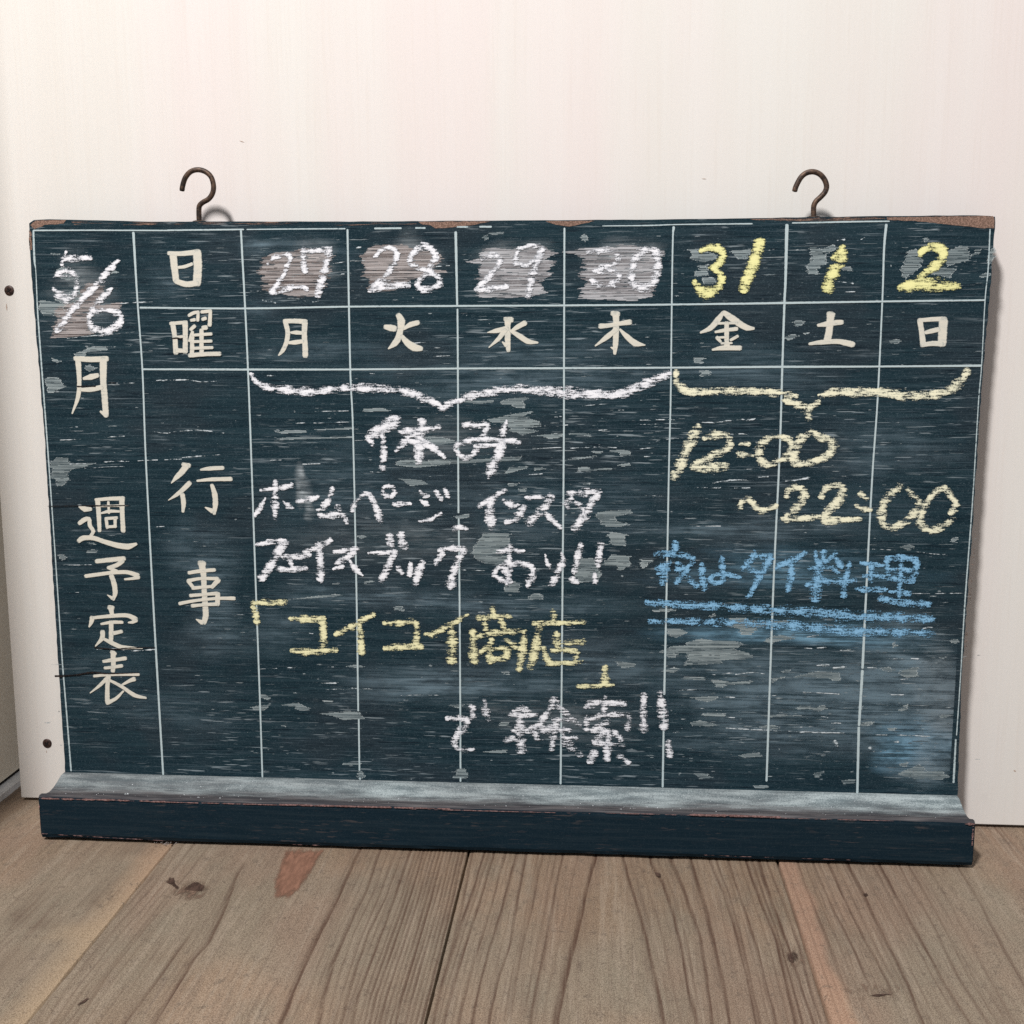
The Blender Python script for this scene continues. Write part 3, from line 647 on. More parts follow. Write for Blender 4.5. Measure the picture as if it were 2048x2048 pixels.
def row_poly(b, pts, y0, dens, tone, ragged=.0011, h=.00048, gap=.04, rim=True):
    '''fill an outline row by row along the grain, so that its ends fray the way paint leaves wood'''
    zs = [p[1] for p in pts]; z = min(zs) + h * .5; walk0 = walk1 = 0.0; tr = 1.0; nrow = max(1, int((max(zs) - min(zs)) / h)); row = 0
    while z < max(zs):
        X = []
        for (x0, z0), (x1, z1) in zip(pts, pts[1:] + pts[:1]):
            if (z0 <= z) != (z1 <= z): X.append(x0 + (x1 - x0) * (z - z0) / (z1 - z0))
        X.sort(); tr = .6 * tr + .4 * random.uniform(.35, 1.25); row += 1
        edge_row = rim and (row <= 1 or row >= nrow)
        for xa, xb in zip(X[::2], X[1::2]):
            walk0 = walk0 * .55 + random.gauss(0, ragged); walk1 = walk1 * .55 + random.gauss(0, ragged)
            m_ = min(ragged * 3, (xb - xa) * .45)
            xa += max(-m_, min(m_, walk0)); xb += max(-m_, min(m_, walk1))
            if xb - xa < .0003: continue
            cuts = [xa]
            while cuts[-1] < xb:
                L = random.uniform(.003, .014); cuts.append(min(xb, cuts[-1] + L))
            for ca, cb_ in zip(cuts[:-1], cuts[1:]):
                if random.random() < gap: continue
                yy = y0 + random.random() * .00001; i0 = len(b.v); t2 = min(1.0, tone * tr * random.uniform(.8, 1.15))
                for (x, zz) in ((ca, z - h*.52), (cb_, z - h*.52), (cb_, z + h*.52), (ca, z + h*.52)): b.v.append((x, -yy, zz))
                b.a += [(.60 if edge_row and random.random() < .7 else 0.0, dens, t2)] * 4; b.f.append((i0, i0+1, i0+2, i0+3))
            if rim:
                for xr in (xa, xb):
                    if random.random() < .35: continue
                    wv = random.uniform(.0003, .0009); yy = y0 + .00002; i0 = len(b.v)
                    for (x, zz) in ((xr - wv*.5, z - h*.5), (xr + wv*.5, z - h*.5), (xr + wv*.5, z + h*.5), (xr - wv*.5, z + h*.5)): b.v.append((x, -yy, zz))
                    b.a += [(.80, dens, 1.0)] * 4; b.f.append((i0, i0+1, i0+2, i0+3))
        z += h
def patches(name, mat, crop, s, dens, tone=1.0, y0=.00012, label=None, rim=True, gap=.09, amp=.0011):
    for k, ps in enumerate(s.split('|')):
        b = Mb(); row_poly(b, poly_of(crop, ps.strip()), y0 + .000003*random.randint(0, 6), dens, tone, ragged=amp * .8, rim=rim, gap=gap)
        if b.f: link(name, b.mesh(name), mat, board, label)
patches('rubbed_patch', M_smear, 'B', '200,345 330,300 480,290 600,262 830,270 850,400 790,560 720,700 540,710 420,680 280,680 225,600 180,450|1112,330 1250,232 1500,222 1600,262 1800,300 1880,360 1740,450 1925,470 1700,520 1550,560 1430,650 1180,655 1160,520', .95, rim=False, amp=.0022)
patches('rubbed_patch', M_smearw, 'C', '330,262 420,232 620,250 760,192 880,230 968,280 900,330 980,372 900,430 948,460 860,520 880,610 760,640 600,655 340,652 322,600 310,480 345,380 240,342 330,330|1062,270 1220,232 1480,230 1500,202 1608,212 1700,232 1830,240 1890,270 1840,330 1840,440 1790,640 1640,680 1420,672 1160,660 1200,600 1170,570 1222,520 1172,460 1230,420 1160,300', .9, rim=False, amp=.0022)
patches('rubbed_patch', M_smear, 'A', '440,850 560,740 690,640 800,665 790,720 770,800 800,810 950,790 930,850 700,850 690,940 700,1040 540,1060 400,1068 430,980 450,900 400,880', .9, rim=False, amp=.002)
patches('rubbed_patch', M_chip, 'A', '320,775 440,795 520,800 450,895 340,890 305,830|420,590 470,510 590,560 612,610 520,620|430,770 600,690 640,740 560,800 470,795|880,545 920,560 860,570|350,1370 450,1370 500,1440 410,1490 370,1490 360,1440|580,1190 680,1140 800,1130 830,1160 680,1175 640,1210 590,1205|400,1220 480,1245 440,1258|400,410 480,418 430,430|650,1290 700,1272 750,1300 690,1325', .85)
patches('paint_chip', M_chip, 'D', '372,480 500,468 660,535 640,570 520,600 420,580 410,540|470,640 560,620 560,730 420,740|490,750 600,745 650,780 600,812 520,810|780,490 870,490 980,470 940,570 850,572|1550,460 1600,460 1660,480 1760,430 1820,460 1750,490 1700,525 1690,620 1640,640 1630,720 1540,712 1500,660 1560,600|1370,1180 1430,1160 1490,1170 1470,1210 1420,1230|1300,1330 1390,1295 1435,1315 1340,1355|1470,1285 1530,1280 1500,1300|420,1525 525,1525 500,1580 450,1575|480,1650 570,1645 580,1690 490,1705', .88)
patches('paint_chip', M_chip, 'E', '830,480 920,460 920,520 980,570 950,630 890,690 810,752 762,660 810,600 802,530|1190,490 1330,430 1400,440 1410,572 1300,600 1200,632 1170,560|1130,640 1280,650 1230,740 1060,700|200,632 300,632 290,672 190,660|1470,470 1522,460 1505,500 1430,535 1440,510|650,1330 720,1318 780,1335 740,1362 670,1355|1520,715 1560,690 1620,690 1610,725 1540,735|975,365 1030,350 1020,390 990,400|1600,470 1650,450 1640,560 1600,620 1590,540', .75)
patches('paint_chip', M_chip, 'H', '560,185 750,150 860,125 990,108 990,130 870,155 960,180 1040,205 1050,235 1130,250 900,272 1050,298 900,340 780,300 760,240 700,220 580,212|690,5 890,0 905,55 930,75 840,75 790,40 690,40|970,350 1200,322 1280,330 1280,360 1160,375 1090,350|1340,322 1500,320 1570,360 1460,340 1350,332|0,355 110,360 220,385 250,410 100,432 0,430|0,578 450,572 900,540 882,580 450,605 0,630|740,685 770,650 930,640 930,660 830,690 735,710|1000,655 1090,650 1112,665 1010,682|1410,690 1440,650 1500,645 1560,670 1755,655 1760,672 1420,690|750,800 840,800 835,828 770,832|850,860 920,850 920,885 855,882|430,1410 470,1362 520,1290 782,1290 750,1340 780,1400 700,1500 760,1520 680,1588 540,1580 430,1530 412,1490|1600,1105 1700,1072 1930,1060 1930,1092 1800,1130 1790,1170 1930,1190 1850,1222 1680,1220 1640,1160|1702,1312 1760,1275 1912,1300 1880,1340 1900,1410 1760,1400|1442,1522 1570,1530 1620,1600 1660,1682 1600,1750 1450,1762 1402,1680|1650,1592 1780,1490 1930,1510 1930,1600 1830,1650 1800,1600|715,1850 740,1770 830,1750 872,1800 850,1858|970,1920 982,1880 1070,1872 1082,1930|240,1122 375,1100 360,1140 275,1150|1720,490 1850,480 1930,490 1930,530 1850,545 1830,510|1800,632 1930,605 1930,632 1850,642|1490,810 1555,800 1550,820|1560,492 1670,495 1665,515 1590,512|1320,575 1600,535 1612,545 1400,580', .80)
patches('paint_chip', M_chip, 'G', '1140,80 1320,75 1382,100 1150,108|345,297 440,280 610,282 610,300 380,308|330,360 430,345 700,345 1040,336 1040,348 700,356 400,366|680,270 900,260 1040,252 1040,270 700,277|1425,572 1520,552 1930,548 1930,592 1650,620 1550,615 1432,597|1465,720 1680,738 1722,775 1570,790|1140,1670 1210,1662 1225,1675 1150,1688|860,1685 925,1682 925,1692 870,1694|430,1835 620,1815 880,1785 950,1795 700,1822|1085,1250 1130,1245 1170,1260 1120,1275|1700,340 1870,345 1930,380 1760,395', .82)
patches('paint_chip', M_chip, 'C', '520,1522 560,1502 750,1485 700,1520 722,1580 640,1572 600,1550 530,1552|170,1520 330,1520 455,1510 450,1530 300,1548|365,140 400,125 415,150 380,170|1175,150 1215,115 1260,150 1215,185|400,110 530,100 520,120 430,125', .78)
patches('paint_chip', M_chip, 'L', '1435,152 1495,150 1500,195 1440,182|980,702 1080,685 1150,705 1080,715|95,1080 180,1062 300,1055 222,1105 130,1102|365,1058 480,1045 540,1035 640,1085 622,1110 512,1105 500,1072|720,1135 860,1130 1000,1110 1100,1130 1145,1185 950,1195 870,1158|190,965 240,960 290,990 250,1010 200,990|770,1018 860,1020 850,1032 775,1030|940,1592 1120,1590 1115,1608 950,1608|1080,1665 1130,1665 1140,1715 1100,1740|385,1245 430,1248 420,1260', .78)
patches('paint_chip', M_chip, 'N', '0,272 110,280 45,350 0,352|230,910 370,910 440,945 330,990 240,940|160,1122 280,1072 420,1060 460,1020 560,1000 700,1020 880,1020 952,1050 870,1100 1000,1130 1030,1175 740,1200 750,1225 400,1245 440,1200 430,1130 330,1130 320,1170 270,1176 230,1132|200,1300 310,1260 362,1280 300,1312|1150,1020 1210,972 1290,965 1420,1000 1290,1015 1210,1045|400,1350 590,1355 590,1380 400,1372|640,1380 700,1380 860,1400 1020,1385 1022,1415 780,1422 760,1450 700,1440|1215,1362 1340,1350 1242,1390 1220,1408|1410,1358 1480,1330 1640,1300 1840,1310 1850,1382 1780,1385 1750,1365 1500,1350|460,1542 600,1532 720,1530 700,1560 620,1582|590,1685 770,1685 770,1712 590,1705|450,1772 550,1750 720,1795 600,1810 490,1802|1100,1812 1200,1790 1290,1812 1280,1832 1100,1822|1440,1632 1480,1615 1560,1620 1600,1640 1690,1610 1722,1640 1640,1668 1560,1640 1460,1652|1110,1705 1300,1698 1480,1708 1200,1722|820,810 950,805 1090,850 1350,830 1350,850 1100,890 1040,930 1035,965 935,962 920,910 820,885|640,795 690,765 690,790 660,802|110,735 320,725 300,745 130,752|1300,1300 1390,1280 1390,1300 1310,1312', .82)
patches('paint_chip', M_chip, 'O', '865,1212 1020,1180 1010,1260 930,1272 862,1250|690,1197 760,1180 830,1212 760,1222|875,145 940,125 1000,140 950,180|850,1555 930,1500 930,1530 870,1562|1190,1602 1250,1590 1302,1605 1220,1620|500,1520 550,1515 545,1545 510,1550|530,1685 600,1650 630,1660 570,1690|750,1712 820,1710 820,1728 760,1728|1300,75 1360,60 1350,110 1290,100|1300,950 1350,940 1345,980 1300,975|800,990 820,960 832,1000 800,1015|1200,1100 1260,1095 1240,1110|150,1165 240,1155 220,1180|340,1040 430,1028 420,1045|290,1185 370,1172 380,1195 300,1200', .72)
patches('paint_chip', M_chip, 'P', '268,430 345,430 355,455 290,462|955,430 1015,415 1000,450 970,452|1460,375 1510,365 1505,390 1470,388|1460,430 1530,400 1580,375 1605,395 1600,420 1700,415 1760,450 1700,465 1560,462 1480,445|530,325 560,312 640,308 642,330 550,338|315,80 430,78 432,95 320,92|1390,165 1435,162 1430,178|1240,130 1310,125 1280,150|610,500 700,502 690,515 615,515|1120,470 1190,465 1200,485 1130,492', .70)
patches('paint_chip', M_chip, 'M', '690,75 722,25 780,30 790,70|55,890 190,880 150,912|102,1452 150,1375 190,1380 215,1430 190,1460|1350,548 1440,560 1510,570 1500,595 1400,602|480,632 540,635 530,655 490,650|330,1250 430,1240 510,1235 505,1258 400,1258|1640,150 1800,145 1770,170|470,1020 530,1020 525,1050 460,1048', .75)
patches('paint_chip', M_chip, 'F', '180,200 240,152 330,160 350,200 580,200 480,240 380,252 330,300 342,350 270,405 230,400 240,350 190,330|250,1010 300,1005 320,1030 280,1060|500,975 540,960 580,965 575,990 510,990|500,895 575,905 570,918 520,912', .75)

# long thin scratches
SCR = [('A','520,1070,6 700,1050,9 900,1035,6 1040,1020,5;860,1415,8 950,1418,16 1040,1412,8;1210,1395,10 1340,1390,18 1450,1390,8 1560,1405,10 1690,1400,8;430,1855,8 620,1850,10;830,1832,10 960,1825,14;1180,1790,10 1280,1800,14 1400,1785,12 1550,1780,14 1730,1800,8;930,800,10 1080,790,12 1180,785,8;520,1760,10 600,1752,10;660,1130,6 880,1135,8 1020,1125,5'),
 ('F','350,212,10 580,205,10;650,192,12 760,185,16 870,188,10;950,182,8 1120,175,8;1185,175,10 1330,168,14;1340,155,10 1500,140,12 1670,128,10;480,250,6 700,235,6 860,232,8;1090,765,8 1180,758,8;340,1340,8 430,1338,6;260,1100,6 540,1095,8;590,1838,14 720,1830,8 900,1850,16 1110,1838,14;560,590,6 860,575,14'),
 ('G','680,212,8 900,205,9 1040,200,7;220,555,8 380,552,8;1060,372,8 1160,368,10;480,215,10 600,210,12;690,105,8 1000,100,10;1200,660,10 1310,668,8;580,590,14 740,585,6'),
 ('H','1350,465,14 1500,460,16 1650,455,14 1800,460,12;1440,60,12 1660,40,10;1210,165,18 1270,160,18;1630,292,10 1710,288,10;950,475,6 1200,460,8 1280,458,8;1330,240,10 1250,250,12;300,1640,10 600,1650,12;960,720,12 1085,712,10;1820,98,12 1870,96,12'),
 ('I','0,185,8 240,180,9 320,182,6;570,205,10 700,205,16 800,190,14 930,178,12;940,175,16 1000,185,24 1060,170,12;0,225,8 150,222,8;150,380,12 300,355,16 430,345,14 600,350,10;800,320,10 930,310,12 990,320,8;0,450,10 130,437,10;40,520,8 160,520,12 280,512,6;660,765,16 800,740,22 980,735,14;430,800,10 540,805,16 620,805,8;650,808,10 740,808,14;870,810,12 1010,808,14;1020,712,12 1180,705,16;1340,745,10 1440,735,18 1560,715,22;0,882,8 100,880,8 215,882,12;480,1162,6 740,1160,9;960,637,8 1100,635,10;0,305,7 120,303,7;1850,702,9 1930,700,9'),
 ('L','190,725,6 340,720,8;440,712,16 510,712,14;700,640,8;810,708,10 860,708,12;750,855,10 880,855,16 910,848,10;780,915,14 960,910,22 1100,905,16 1350,920,8;1480,970,6 1650,965,6 1850,968,12;640,395,16 670,400,14;0,620,0'),
 ('N','790,1820,8 940,1832,16 1150,1840,14 1360,1850,12 1700,1860,8;360,1475,10 460,1470,12 560,1465,6;700,1320,12 860,1315,12;880,1328,10 1040,1310,14 1150,1325,8;600,1325,10 690,1330,10;1070,1530,12 1250,1522,12;770,1535,10 870,1540,14;1500,1490,8 1700,1500,8 1830,1510,10;1500,990,12 1640,965,12;1840,1108,12 1920,1105,16;1510,1085,10 1580,1090,8;1630,1085,14 1710,1080,18;1630,1245,14 1740,1240,18;1780,1265,16 1900,1260,16;380,1740,10 420,1738,10;560,1640,10 750,1660,12;800,1720,10 870,1725,10;290,1860,20 380,1858,20;930,1930,12;430,200,4 440,200,4'),
 ('O','510,165,8 640,165,8 820,172,9;960,180,6 1100,200,8 1250,210,14;930,545,6 1080,548,8 1400,545,8;1140,835,20 1060,850,16;740,1108,6 900,1110,10;960,1110,14 1020,1110,14;780,1420,10 910,1422,12;560,1185,14 700,1190,14;870,1290,22 930,1282,10;0,1745,12 380,1748,10;590,1765,10 900,1770,10 1120,1780,12;180,1605,10 240,1620,14;270,1665,12 350,1665,10;0,1700,10 160,1690,10;300,1830,50 320,1855,36;600,1880,40 630,1905,30;820,1830,34 840,1825,34'),
 ('E','170,775,10 310,790,24;160,382,12 230,375,18;390,370,20 425,355,12;245,870,12 330,868,12;660,1020,0'),
 ('B','100,655,10 250,655,14;210,740,20 320,760,30;570,725,12 600,745,16;670,755,18 740,745,14;830,405,12 1000,380,8 1150,375,6;910,505,16 960,495,16;1070,255,14 1110,250,18;1800,430,14 1930,420,8;250,1430,16 330,1432,10;1190,1410,12 1240,1415,12;1780,1255,12 1930,1248,8;1540,1138,8 1710,1125,10')]
bs = Mb(); k = 0
for c_, s_ in SCR:
    for P in parse(c_, s_.replace(';0,620,0', '').replace(';660,1020,0', '')):
        stroke(bs, P, .00022 + .000002 * (k % 40), 1.0, 1.0, rise=.00003); k += 1
M_scr = chalk('scratch_white', (.62, .68, .72), (.28, .34, .37), amp=4.0, bias=.42, fine=2.0)
link('scratches', bs.mesh('scratches'), M_scr, board, kind='stuff')

# small random flecks, thicker where the photo has more
bf = Mb()
ZONES = [(1300,1720,780,1080,55),(1300,1900,1080,1300,50),(1300,1900,1300,1420,95),(1300,1900,1420,1560,120),(900,1330,820,1180,95),(900,1330,1180,1440,80),(700,1330,740,960,60),
         (500,920,740,900,36),(500,900,1180,1540,45),(330,700,740,1540,45),(130,480,740,1540,45),(290,1330,470,600,70),(1340,1960,460,610,50),(300,1960,620,735,50),(1700,1960,740,1560,70),(80,260,480,1500,30),(500,1300,1400,1560,50)]
for (xa, xb, ya, yb, n_) in ZONES:
    for q in range(int(n_ * 1.9)):
        u, v = on_board(random.uniform(xa, xb), random.uniform(ya, yb))
        L = min(.020, .0012 * math.exp(random.gauss(.40, .75))); h = min(.0016, .00027 * math.exp(random.gauss(.2, .5)))
        m_ = 6; up = []; lo = []
        for i in range(m_ + 1):
            t_ = i / m_; s_ = math.sin(math.pi * t_) ** .6 if 0 < t_ < 1 else 0
            x = u + (t_ - .5) * L * 2; sl = (t_ - .5) * L * random.uniform(-.02, .05)
            up.append((x + random.uniform(-.1, .1)*L/m_, v + sl + h*s_*random.uniform(.3, 1.2))); lo.append((x, v + sl - h*s_*random.uniform(.3, 1.2)))
        poly = up + lo[-2:0:-1]; i0 = len(bf.v); tn = random.choice([.15, .25, .35, .5, .6, .9]); yy = .00018 + random.random()*.00004
        for (x, z) in poly: bf.v.append((x, -yy, z)); bf.a.append((0, random.uniform(.30, .9), tn))
        nn = len(up)
        for i in range(nn - 1):
            l0 = i0 + (len(poly) - i) % len(poly) if i > 0 else i0
            l1 = i0 + len(poly) - (i + 1) if i + 1 < nn - 1 else i0 + nn - 1
            f_ = []
            for z_ in (l0, l1, i0 + i + 1, i0 + i):
                if z_ not in f_: f_.append(z_)
            if len(f_) >= 3: bf.f.append(tuple(f_))
link('paint_flecks', bf.mesh('paint_flecks'), M_fleck, board, kind='stuff')

# soft chalk haze
def haze(name, mat, px, py, rx, ry, dens, rot=0.0, y0=.00006):
    b = Mb(); u, v = on_board(px, py); s = .000472; nr, na = 7, 28
    b.v.append((u, -y0, v)); b.a.append((1.0, dens, 1))
    for i in range(1, nr + 1):
        q = i / nr; e = (1 - q*q)**1.5 if q < 1 else 0.0
        for k in range(na):
            an = 2*math.pi*k/na; wob = 1 + .16*math.sin(3*an + px) + .10*math.sin(5*an + py)
            dx, dz = rx*s*q*math.cos(an)*wob, ry*s*q*math.sin(an)*wob
            b.v.append((u + dx*math.cos(rot) - dz*math.sin(rot), -y0 - .000001*i, v + dx*math.sin(rot) + dz*math.cos(rot))); b.a.append((e, dens, 1))
    for k in range(na): b.f.append((0, 1 + k, 1 + (k+1) % na))
    for i in range(nr - 1):
        for k in range(na): a0 = 1 + i*na; b.f.append((a0+k, a0+na+k, a0+na+(k+1) % na, a0+(k+1) % na))
    # keep inside the board face
    for i, (x, y, z) in enumerate(b.v): b.v[i] = (min(max(x, -.540), .335), y, min(max(z, -.4545), .088))
    link(name, b.mesh(name), mat, board)
HZ = [(M_haze,1620,1420,330,110,.75),(M_haze,1800,1350,150,150,.9),(M_haze,1720,1380,260,60,.8),(M_hazeb,1830,1490,110,70,.95),(M_haze,1860,1470,90,120,.8),(M_hazeb,1600,1270,330,30,.55),(M_haze,1840,1540,90,40,.8),
      (M_haze,900,1370,330,50,.75),(M_haze,1000,1210,330,36,.55),(M_haze,700,1190,230,40,.5),(M_haze,1450,1060,230,34,.6),(M_haze,1700,1030,220,60,.4),(M_haze,1160,1330,220,70,.5),(M_haze,1000,760,400,60,.45),
      (M_haze,420,1150,90,120,.5),(M_haze,430,1260,100,90,.45),(M_haze,350,1420,180,60,.3),(M_haze,560,1260,80,60,.5),(M_haze,1470,1350,260,90,.6),(M_haze,600,500,120,30,.35),(M_haze,380,1080,80,60,.35),(M_haze,1780,900,160,80,.4),
      (M_haze,1100,1010,300,90,.35),(M_haze,700,980,240,120,.3),(M_haze,230,1350,120,130,.22),(M_haze,340,560,60,60,.35),(M_haze,510,490,50,20,.7),(M_haze,1100,700,300,30,.4),(M_haze,650,700,200,30,.4),(M_haze,1480,740,200,60,.4),(M_haze,520,620,60,30,.3)]
HZ += [(M_hazew,620,520,70,50,.30),(M_hazew,820,515,75,50,.30),(M_hazew,1030,520,80,50,.35),(M_hazew,1250,520,80,55,.35),(M_hazew,160,590,90,90,.28),(M_hazew,900,880,160,60,.16),(M_hazew,1130,1440,230,60,.16),(M_hazew,800,1080,330,60,.10),(M_hazeb,1580,1140,300,55,.30),(M_hazew,1880,1420,70,170,.28),(M_haze,1760,1400,240,120,.6),(M_haze,1500,1480,200,60,.5)]
for k, (mt, a0, a1, a2, a3, a4) in enumerate(HZ): haze('chalk_haze', mt, a0, a1, a2, a3, a4 * (.62 if mt is M_haze else 1), y0=.00002 + .0000022*k)
haze('chalk_smear', M_hazew, 606, 975, 20, 52, 1.05, rot=.13, y0=.00045); haze('chalk_smear', M_hazew, 618, 1020, 14, 30, .6, rot=.05, y0=.00047)
haze('chalk_smear', M_hazew, 597, 968, 8, 14, .9, rot=.1, y0=.00049)

# cracks
for s_ in [('K','512,515,16 560,514,22 600,510,14 720,500,12 850,480,16 1000,490,11 1280,482,6'), ('K','870,250,8 1050,266,12 1200,255,10 1430,250,5'), ('F','160,580,5 350,578,6 560,575,10 720,576,9 880,570,5'), ('A','840,1410,4 900,1412,5;600,1440,8 740,1438,8'), ('A','1330,1070,7 1370,1066,9 1410,1075,6')]:
    glyph('crack', None, M_crack, [s_], dens=1.3, y0=.00085)

# bare wood along the worn top edge
def wood_edge(s_, dn_=1.3):
    b = Mb(); pts = [on_board(*map(float, p.split(','))) for p in s_.split()]
    flake_poly(b, pts, .00016, 1, 1, rim=False, n=.003, amp=.0007, ampv=.0003, e=1.0)
    b.a = [(1.0, dn_, 1)] * len(b.a); link('bare_wood_edge', b.mesh('bare_wood_edge'), M_edge, board)
wood_edge('1775,434.5 1985,432 1988.5,434 1989,457 1960,456 1920,451 1880,447 1830,442 1775,440')
wood_edge('838,443.5 980,442.5 960,447 935,451 915,454 870,457 862,451 845,449')
wood_edge('1090,442.5 1190,441.5 1170,447 1140,453 1110,449'); wood_edge('62,450 72,441 132,440 128,447 90,450 70,458', .9)
wood_edge('58.5,462 62.5,462 64,500 60,500', .6)
wood_edge('1500,438 1600,436.5 1770,434.5 1770,440 1600,442 1520,442', .45); wood_edge('140,441.5 520,444 838,444 830,450 540,451 300,450 150,450', .30)
wood_edge('1950,1060,'.rstrip(',') + ' 1952,1060 1930,1330 1926,1330', .25)

# chalk writing
W = lambda lab, pcs, mat=M_white, dens=1.12, grow=1.42, name='chalk_writing': glyph(name, lab, mat, pcs, dens, grow=grow, y0=.00055)
W('white chalk numeral 5 of the month', [('A','515,392,18 500,440,22 478,495,24;500,448,46 600,448,40 705,446,26;430,590,36 500,555,56 560,570,60 595,620,40 592,700,34 560,755,46 490,750,56 440,710,36 412,685,22;440,740,40 520,770,50')], dens=.92)
W('white chalk slash between 5 and 6', [('A','915,470,28 820,570,44 720,690,48 640,760,44 560,850,48 490,950,46 440,1010,36')], dens=1.35)
W('white chalk numeral 6 of the month', [('A','862,688,28 800,750,44 745,800,46 700,890,46 700,970,50 760,1015,50 860,1005,54 925,950,50 930,890,44 850,855,40 760,860,36 700,865,30')], dens=1.12)
W('white chalk number 27', [('B','258,402,22 330,340,40 430,318,42 468,350,40 440,410,38 405,500,34 345,590,40 292,660,44;290,660,46 400,640,50 560,615,40 620,640,30;590,270,46 585,380,60 600,475,44;602,290,44 720,278,38 830,266,44;822,285,50 790,420,58 750,560,62 716,690,56')], dens=1.1)
W('white chalk number 28', [('B','1238,342,28 1310,270,42 1400,255,44 1447,315,48 1422,390,40 1350,500,46 1250,610,50 1195,650,34;1225,625,64 1380,600,60 1548,592,48;1800,335,46 1762,262,56 1680,240,56 1605,292,50 1560,365,50 1600,420,40 1720,470,40 1825,525,50 1840,585,50 1770,628,54 1680,640,54 1630,592,50 1680,520,48 1760,420,60 1800,345,50')], dens=1.12)
W('white chalk number 29', [('C','360,322,40 430,300,44 500,322,44 490,380,38 430,460,42 360,530,42 308,580,36;308,580,36 420,575,48 560,560,34;662,235,24 640,300,42 640,372,44 720,382,38 810,332,40 862,250,54;830,218,32 740,218,26 668,240,24;855,260,52 810,360,48 778,470,54 740,635,52')], dens=.98)
W('white chalk number 30', [('C','1238,272,24 1330,260,44 1440,256,48 1500,312,44 1460,370,44 1380,410,64 1300,430,40;1420,425,50 1500,455,44 1485,515,44 1420,552,54 1330,548,44 1275,508,36;1722,245,54 1650,310,54 1612,420,56 1612,520,52 1680,572,54 1780,545,60 1822,440,56 1830,330,56 1800,262,52 1722,245,50')], dens=.95)
W('yellow chalk number 31', [('D','500,490,48 580,460,62 680,480,64 708,540,60 660,620,64 590,660,56;600,665,46 680,710,54 690,790,60 630,870,78 530,900,92 460,840,64 430,788,44;1060,410,82 1030,520,92 980,660,88 930,780,92 902,860,74')], M_yellow, 1.3)
W('yellow chalk numeral 1 for Saturday', [('E','212,465,66 200,560,90 150,640,92 112,710,88 85,780,98 75,842,84;120,545,40 160,520,50 205,482,50')], M_yellow, 1.15)
W('yellow chalk numeral 2 for Sunday', [('E','945,520,46 990,462,54 1090,442,62 1165,485,72 1150,560,74 1060,650,74 960,712,54;930,722,28 985,755,44 905,752,22;760,832,56 900,800,104 1100,800,92 1300,812,64')], M_yellow, 1.3)
W('white chalk curly bracket under Monday to Thursday', [('B','103,1420,34 150,1492,46 250,1540,52 450,1565,62 620,1578,66 820,1560,60 1030,1545,60 1240,1550,68 1450,1560,60 1600,1600,66 1750,1662,62 1830,1700,46 1862,1742,52'),('C','18,1589,54 100,1540,56 250,1480,54 450,1440,56 640,1420,54 850,1430,64 1080,1450,78 1280,1458,64 1480,1465,58 1640,1410,64 1800,1340,66 1915,1292,50')], name='chalk_bracket')
W('pale yellow chalk curly bracket under Friday to Sunday', [('D','255,1655,40 252,1750,52 330,1830,62 430,1858,64 620,1850,58 830,1845,58 1050,1850,64 1250,1862,58 1400,1895,56'),('I','1320,0,36 1440,40,56 1530,90,60 1550,160,56;1565,75,56 1640,20,44'),('E','0,1860,44 140,1820,62 330,1820,66 540,1815,62 720,1840,78 930,1855,72 1120,1830,72 1250,1790,68 1320,1720,80 1372,1670,62 1388,1608,50')], M_pale, name='chalk_bracket')
W('white chalk 休', [('G','1435,190,88 1340,240,92 1235,310,80 1180,350,54 1212,395,50;1310,320,40 1325,450,52 1315,618,56;1480,290,48 1620,275,62 1822,250,50;1670,188,60 1680,260,56 1645,420,72 1650,500,90 1640,560,64;1640,312,60 1540,350,54 1490,420,58 1440,462,38;1640,322,40 1710,400,62 1800,460,58 1885,528,26;1560,380,40 1700,382,44')])
W('white chalk み', [('H','332,240,54 450,245,54 548,245,54 538,300,52 495,350,38;350,400,50 255,440,44 268,510,42 335,560,44 415,530,44 462,455,46;255,430,30 400,390,54 600,380,50 780,395,46 862,405,38;440,442,36 720,430,24;740,202,22 710,290,62 700,360,74 680,460,74 650,560,74 600,640,92 570,735,46')])
W('white chalk ホ', [('G','195,830,26 320,815,38 470,785,44;328,745,38 325,850,56 325,960,62 325,1090,38;235,902,14 200,970,48 140,1058,38;400,930,18 440,970,50 488,998,24')])
W('white chalk long mark before ム', [('G','535,930,46 630,915,54 718,890,36')])
W('white chalk ム', [('G','855,815,40 820,900,54 780,970,58 722,1010,40;735,1050,40 780,1068,58 850,1058,60 930,1045,38;898,985,48 950,1060,48 985,1128,34')])
W('white chalk ペ', [('G','1035,1010,50 1060,950,36 1150,860,40 1210,900,48 1260,1000,52 1288,1105,60;1425,840,38 1400,885,40 1340,880,42 1310,835,40 1345,795,38 1400,800,38 1425,835,38')])
W('white chalk long mark before ジ', [('G','1420,960,42 1570,955,24')])
W('white chalk ジ', [('G','1655,835,18 1700,875,52 1742,880,18;1660,920,18 1710,950,44 1740,968,18;1650,1113,20 1750,1098,40 1848,1045,28;1805,845,46 1850,905,44;1885,825,40 1915,880,40')])
W('white chalk イ of インスタ', [('H','730,870,38 660,910,50 560,970,46 482,1025,46;590,970,70 580,1080,84 590,1205,84')])
W('white chalk ン', [('H','710,970,36 780,1010,66 858,1012,34;908,1032,56 880,1080,66 820,1150,64 740,1178,48')])
W('white chalk ス of インスタ', [('H','930,945,34 1060,935,40 1190,930,48 1130,1000,68 1060,1080,64 960,1180,66;1120,1090,40 1180,1160,54 1265,1235,38')])
